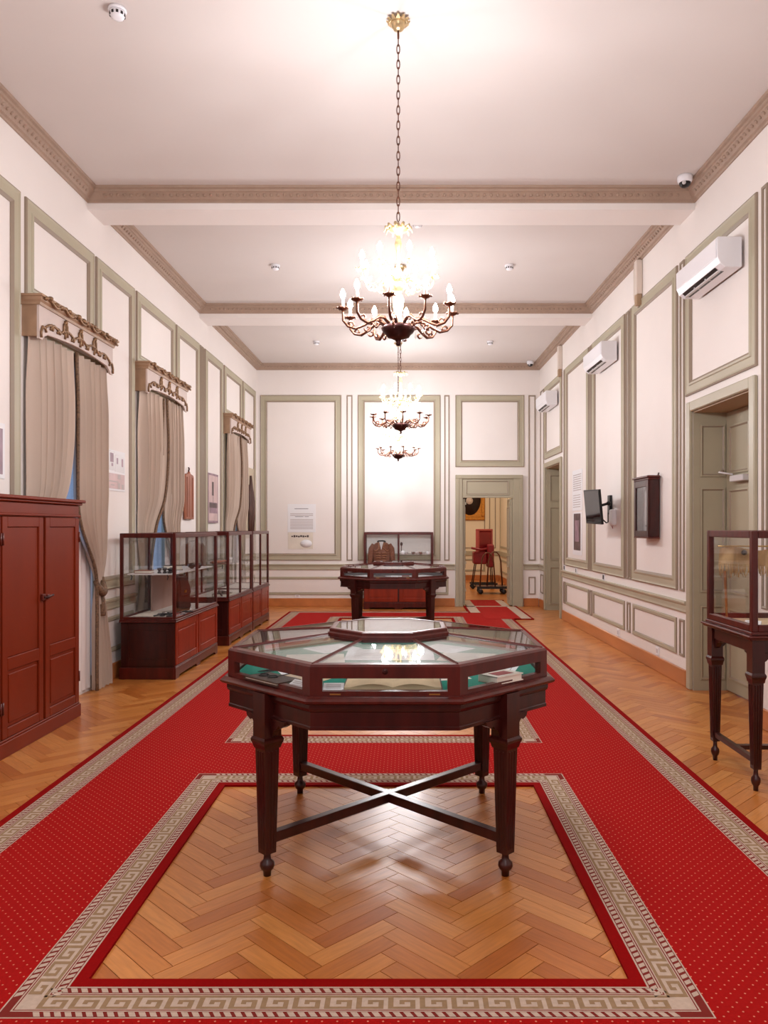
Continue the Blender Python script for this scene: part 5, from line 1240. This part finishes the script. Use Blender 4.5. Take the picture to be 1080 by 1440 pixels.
# ------------------------------------------------------------------ chandeliers
def chandelier():
    """origin on the ceiling"""
    t = thing('chandelier', 'x', 'chandelier', group='bronze chandeliers')
    Z = lambda z: z-ZT
    cn = MB(); cn.lathe([(0.012, -0.075), (0.03, -0.065), (0.045, -0.04), (0.05, -0.015), (0.03, 0.0)], 16)
    for k in range(12):
        a = 2*PI*k/12; R = RZ(a)
        cn.rings([[(0.03, -0.010, -0.028), (0.03, 0.010, -0.028), (0.03, 0.008, -0.018), (0.03, -0.008, -0.018)], [(0.055, -0.014, -0.032), (0.055, 0.014, -0.032), (0.055, 0.012, -0.020), (0.055, -0.012, -0.020)], [(0.072, -0.004, -0.018), (0.072, 0.004, -0.018), (0.072, 0.004, -0.012), (0.072, -0.004, -0.012)]], 0, False, True, R)
    cn.build('ceiling_canopy', 'gilt', t)
    ch = MB(); z = -0.075; k = 0
    ch.tube([(0, 0, -0.07), (0, 0, -0.12)], 0.007, 6)
    z = -0.115; zend = Z(3.33)
    n = int((z-zend)/0.046)
    for k in range(n):
        zc = z-0.046*(k+0.5); pts = []
        for q in range(13):
            a = 2*PI*q/12; dx = 0.009*math.cos(a); dz = 0.030*math.sin(a)
            pts.append((dx if k % 2 else 0, 0 if k % 2 else dx, zc+dz))
        ch.tube(pts, 0.0030, 4, 0, None, True, False)
    ch.build('chain', 'bronze', t)
    # centre column
    col_ = MB(); col_.lathe([(0.006, Z(3.34)), (0.014, Z(3.32)), (0.05, Z(3.305)), (0.056, Z(3.29)), (0.02, Z(3.275)), (0.012, Z(3.25)), (0.022, Z(3.21)), (0.014, Z(3.17)), (0.012, Z(3.07)), (0.026, Z(3.03)), (0.018, Z(3.0)), (0.03, Z(2.985)), (0.052, Z(2.965)), (0.05, Z(2.945)), (0.03, Z(2.925)), (0.018, Z(2.915)), (0.026, Z(2.90)), (0.036, Z(2.875)), (0.03, Z(2.82)), (0.018, Z(2.77)), (0.022, Z(2.75)), (0.05, Z(2.735)), (0.06, Z(2.72))], 16)
    col_.build('column', 'gilt', t)
    MB().lathe([(0.06, Z(2.722)), (0.085, Z(2.716)), (0.104, Z(2.70)), (0.100, Z(2.688)), (0.09, Z(2.672)), (0.078, Z(2.664)), (0.066, Z(2.645)), (0.04, Z(2.636)), (0.02, Z(2.628)), (0.012, Z(2.615)), (0.017, Z(2.605)), (0.006, Z(2.592))], 20).build('bowl', 'bronze_dark', t)
    lv = MB()
    for k in range(10):
        R = RZ(2*PI*k/10+0.1); lv.tube([(0.05, 0, Z(3.30)), (0.075, 0, Z(3.31)), (0.085, 0, Z(3.28))], [0.008, 0.011, 0.003], 5, 0, R)
    lv.build('top_leaf', 'gilt', t)
    def arm_set(nm, count, rr, z_root, r_root, dip, z_cup, rot0, rad, cm, scroll):
        pts = []
        for q in range(13):
            s = q/12
            r = r_root+(rr-r_root)*(1-(1-s)**1.7) if s < 0.75 else None
            pts.append(s)
        P = [(r_root, z_root), (r_root+(rr-r_root)*0.16, z_root+0.028), (r_root+(rr-r_root)*0.34, z_root+0.024), (r_root+(rr-r_root)*0.52, z_root-0.006), (r_root+(rr-r_root)*0.70, z_root-dip), (r_root+(rr-r_root)*0.88, z_root-dip+0.012), (rr-0.002, z_root-dip+0.045), (rr, z_cup-0.02), (rr, z_cup)]
        am = MB(); am.tube([(r, 0, Z(z)) for r, z in P], [rad*1.25, rad*1.2, rad*1.1, rad, rad*0.95, rad*0.9, rad*0.85, rad*0.8, rad*0.8], 6)
        if scroll:
            for (r0, z0, s) in ((r_root+(rr-r_root)*0.30, z_root+0.016, 1), (r_root+(rr-r_root)*0.42, z_root-0.025, -1), (r_root+(rr-r_root)*0.80, z_root-dip+0.022, 1)):
                am.tube([(r0+0.022*math.cos(a*0.7)*(1-a*0.09), 0, Z(z0)+s*0.022*math.sin(a*0.7)*(1-a*0.09)) for a in range(9)], [rad*0.7]*8+[rad*0.3], 5)
        arm_me = am.mesh('arm', [cm])
        dp = MB(); dp.lathe([(0.006, Z(z_cup)-0.006), (0.018, Z(z_cup)), (0.030, Z(z_cup)+0.006), (0.034, Z(z_cup)+0.012), (0.026, Z(z_cup)+0.010), (0.010, Z(z_cup)+0.008)], 12, 0, T(rr, 0, 0))
        for q in range(6): dp.sphere((rr+0.034*math.cos(q*PI/3), 0.034*math.sin(q*PI/3), Z(z_cup)+0.011), 0.007, seg=5)
        dp_me = dp.mesh('drip_pan', [cm])
        cd_me = MB().lathe([(0.0095, Z(z_cup)+0.008), (0.0095, Z(z_cup)+0.062), (0.007, Z(z_cup)+0.064)], 10, 0, T(rr, 0, 0)).mesh('candle_tube', ['candle'])
        bz = Z(z_cup)+0.064
        bl_me = MB().lathe([(0.006, bz), (0.013, bz+0.012), (0.0165, bz+0.024), (0.014, bz+0.040), (0.007, bz+0.055), (0.001, bz+0.064)], 10, 0, T(rr, 0, 0)).mesh('bulb', ['bulb'])
        dr_me = MB().lathe([(0.001, Z(z_root)-dip-0.004), (0.005, Z(z_root)-dip-0.018), (0.008, Z(z_root)-dip-0.032), (0.001, Z(z_root)-dip-0.046)], 6, 0, T(r_root+(rr-r_root)*0.30, 0, 0.02), False).mesh('crystal_drop', ['crystal'])
        for k in range(count):
            a = rot0+2*PI*k/count
            ao = link('arm', arm_me, t, 0, None, (0, 0, a))
            link('drip_pan', dp_me, ao); link('candle_tube', cd_me, ao); link('bulb', bl_me, ao); link('crystal_drop', dr_me, ao)
    arm_set('lower', 10, 0.335, 2.715, 0.075, 0.028, 2.795, 0.17, 0.0095, 'bronze', True)
    arm_set('upper', 8, 0.225, 2.972, 0.035, 0.022, 3.025, 0.30, 0.007, 'gilt', True)
    return t
ch1 = chandelier()
CH = [((-0.047, 4.64, ZT), 'bronze candle-bulb chandelier hanging nearest, above the front display table', 0.0), ((-0.065, 9.02, ZT), 'bronze candle-bulb chandelier hanging in the middle ceiling bay', 0.23), ((-0.13, 12.78, ZT), 'bronze candle-bulb chandelier hanging farthest, before the end wall', 0.41)]
for k, (loc, lab, rz) in enumerate(CH[1:]):
    dup(ch1, loc, rz, lab)
ch1.location = CH[0][0]; ch1['label'] = CH[0][1]
def chandelier_lights(x, y, p=LAMP):
    for k in range(5):
        a = 0.17+0.314+2*PI*k/5; point_light('chandelier_lamp', (x+0.335*math.cos(a), y+0.335*math.sin(a), 2.915), p*1.35, 0.03)
    for k in range(4):
        a = 0.30+0.39+2*PI*k/4; point_light('chandelier_lamp', (x+0.225*math.cos(a), y+0.225*math.sin(a), 3.12), p*0.35, 0.03)
for loc, lab, rz in CH: chandelier_lights(loc[0], loc[1])
# lamp points added behind the viewer, standing in for an unseen fourth chandelier
chandelier_lights(-0.04, 0.1)

# ------------------------------------------------------------------ things in the room beyond
pt = thing('oval_portrait', 'gilt-framed dark oval portrait hung in the room beyond the doorway', 'painting', M=T(1.38, YN-0.07, 1.69))
boxes('frame', 'gold_frame', pt, (0, 0.83, 0, 0.06, 0, 0.10), (0, 0.83, 0, 0.06, 1.06, 1.16), (0, 0.10, 0, 0.06, 0.10, 1.06), (0.73, 0.83, 0, 0.06, 0.10, 1.06), bevel=0.02)
boxes('spandrel', 'gold_frame', pt, (0.10, 0.73, 0.03, 0.05, 0.10, 1.06))
def oval(r, sx, sy): return Matrix.Rotation(PI/2, 4, 'X') @ Matrix.Diagonal((sx, sy, 1, 1))
MB().lathe([(0.31, 0), (0.31, 0.012)], 32, 0, T(0.415, 0.03, 0.58) @ oval(0, 0.98, 1.42)).build('canvas', 'picture_dark', pt)
MB().lathe([(0.085, 0), (0.085, 0.004)], 24, 0, T(0.40, 0.018, 0.545) @ oval(0, 1.15, 1.2)).build('painted_figure', 'picture_pale', pt)
chr_ = thing('high_chair', 'red upholstered high-backed armchair on thin wheeled legs in the far room', 'chair', (1.93, 18.75, 0))
boxes('seat', 'red_leather', chr_, (-0.30, 0.02, -0.22, 0.22, 0.60, 0.90), bevel=0.03)
bk = inM(MB().box(-0.04, 0.04, -0.22, 0.22, 0, 0.52), T(-0.02, 0, 0.88) @ RZ(-0.9)).build('backrest', 'red_leather', chr_, 0.03)
inM(MB().box(-0.05, 0.05, -0.25, -0.20, -0.02, 0.56).box(-0.05, 0.05, 0.20, 0.25, -0.02, 0.56).box(-0.05, 0.05, -0.25, 0.25, 0.52, 0.57), T(-0.02, 0, 0.88) @ RZ(-0.9)).build('back_frame', 'red_frame', chr_, 0.01)
for s in (-1, 1): MB().tube([(-0.32, s*0.22, 0.98), (-0.1, s*0.23, 0.95), (0.02, s*0.23, 0.98)], 0.028, 6).build('armrest', 'red_leather', chr_)
boxes('side_cushion', 'red_leather', chr_, (0.03, 0.20, -0.2, 0.16, 0.52, 1.08), bevel=0.03)
for x in (-0.24, 0.14):
    for y in (-0.18, 0.18):
        lg = MB().tube([(x, y, 0.6), (x-0.07*(1 if x < 0 else -0.4), y, 0.14)], 0.014, 6).build('leg', 'bronze_dark', chr_)
        MB().lathe([(0.04, -0.015), (0.05, -0.008), (0.05, 0.008), (0.04, 0.015)], 12, 0, T(x-0.07*(1 if x < 0 else -0.4), y, 0.05) @ Matrix.Rotation(PI/2, 4, 'X')).build('wheel', 'black', lg)
boxes('base_rail', 'black', chr_, (-0.36, 0.28, -0.2, -0.16, 0.10, 0.14)); boxes('base_rail', 'black', chr_, (-0.36, 0.28, 0.16, 0.2, 0.10, 0.14))
tl = thing('platform_trolley', 'flat wooden platform trolley with steel hoop handles in the far room', 'trolley', (1.93, 17.35, 0))
boxes('platform', 'mahogany', tl, (-0.34, 0.34, -0.25, 0.25, 0.13, 0.17), bevel=0.006); boxes('platform_rim', 'black', tl, (-0.35, 0.35, -0.26, -0.25, 0.12, 0.175)); boxes('platform_rim', 'black', tl, (-0.35, 0.35, 0.25, 0.26, 0.12, 0.175))
def hoop(x0, x1, y, top):
    return [(x0, y, 0.17), (x0+(x1-x0)*0.10, y, top-0.22), (x0+(x1-x0)*0.2, y, top-0.08), (x0+(x1-x0)*0.36, y, top-0.01), (x0+(x1-x0)*0.5, y, top), (x0+(x1-x0)*0.64, y, top-0.01), (x0+(x1-x0)*0.8, y, top-0.08), (x0+(x1-x0)*0.9, y, top-0.22), (x1, y, 0.17)]
MB().tube(hoop(-0.28, 0.06, -0.2, 0.92), 0.016, 8).build('hoop_handle', 'bronze', tl); MB().tube(hoop(-0.08, 0.27, 0.2, 0.93), 0.016, 8).build('hoop_handle', 'bronze', tl)
for x in (-0.26, 0.26):
    for y in (-0.2, 0.2):
        MB().lathe([(0.045, -0.02), (0.055, -0.012), (0.055, 0.012), (0.045, 0.02)], 14, 0, T(x, y, 0.055) @ Matrix.Rotation(PI/2, 4, 'X')).build('wheel', 'black', tl); MB().box(x-0.02, x+0.02, y-0.02, y+0.02, 0.10, 0.135).build('wheel_fork', 'steel', tl)
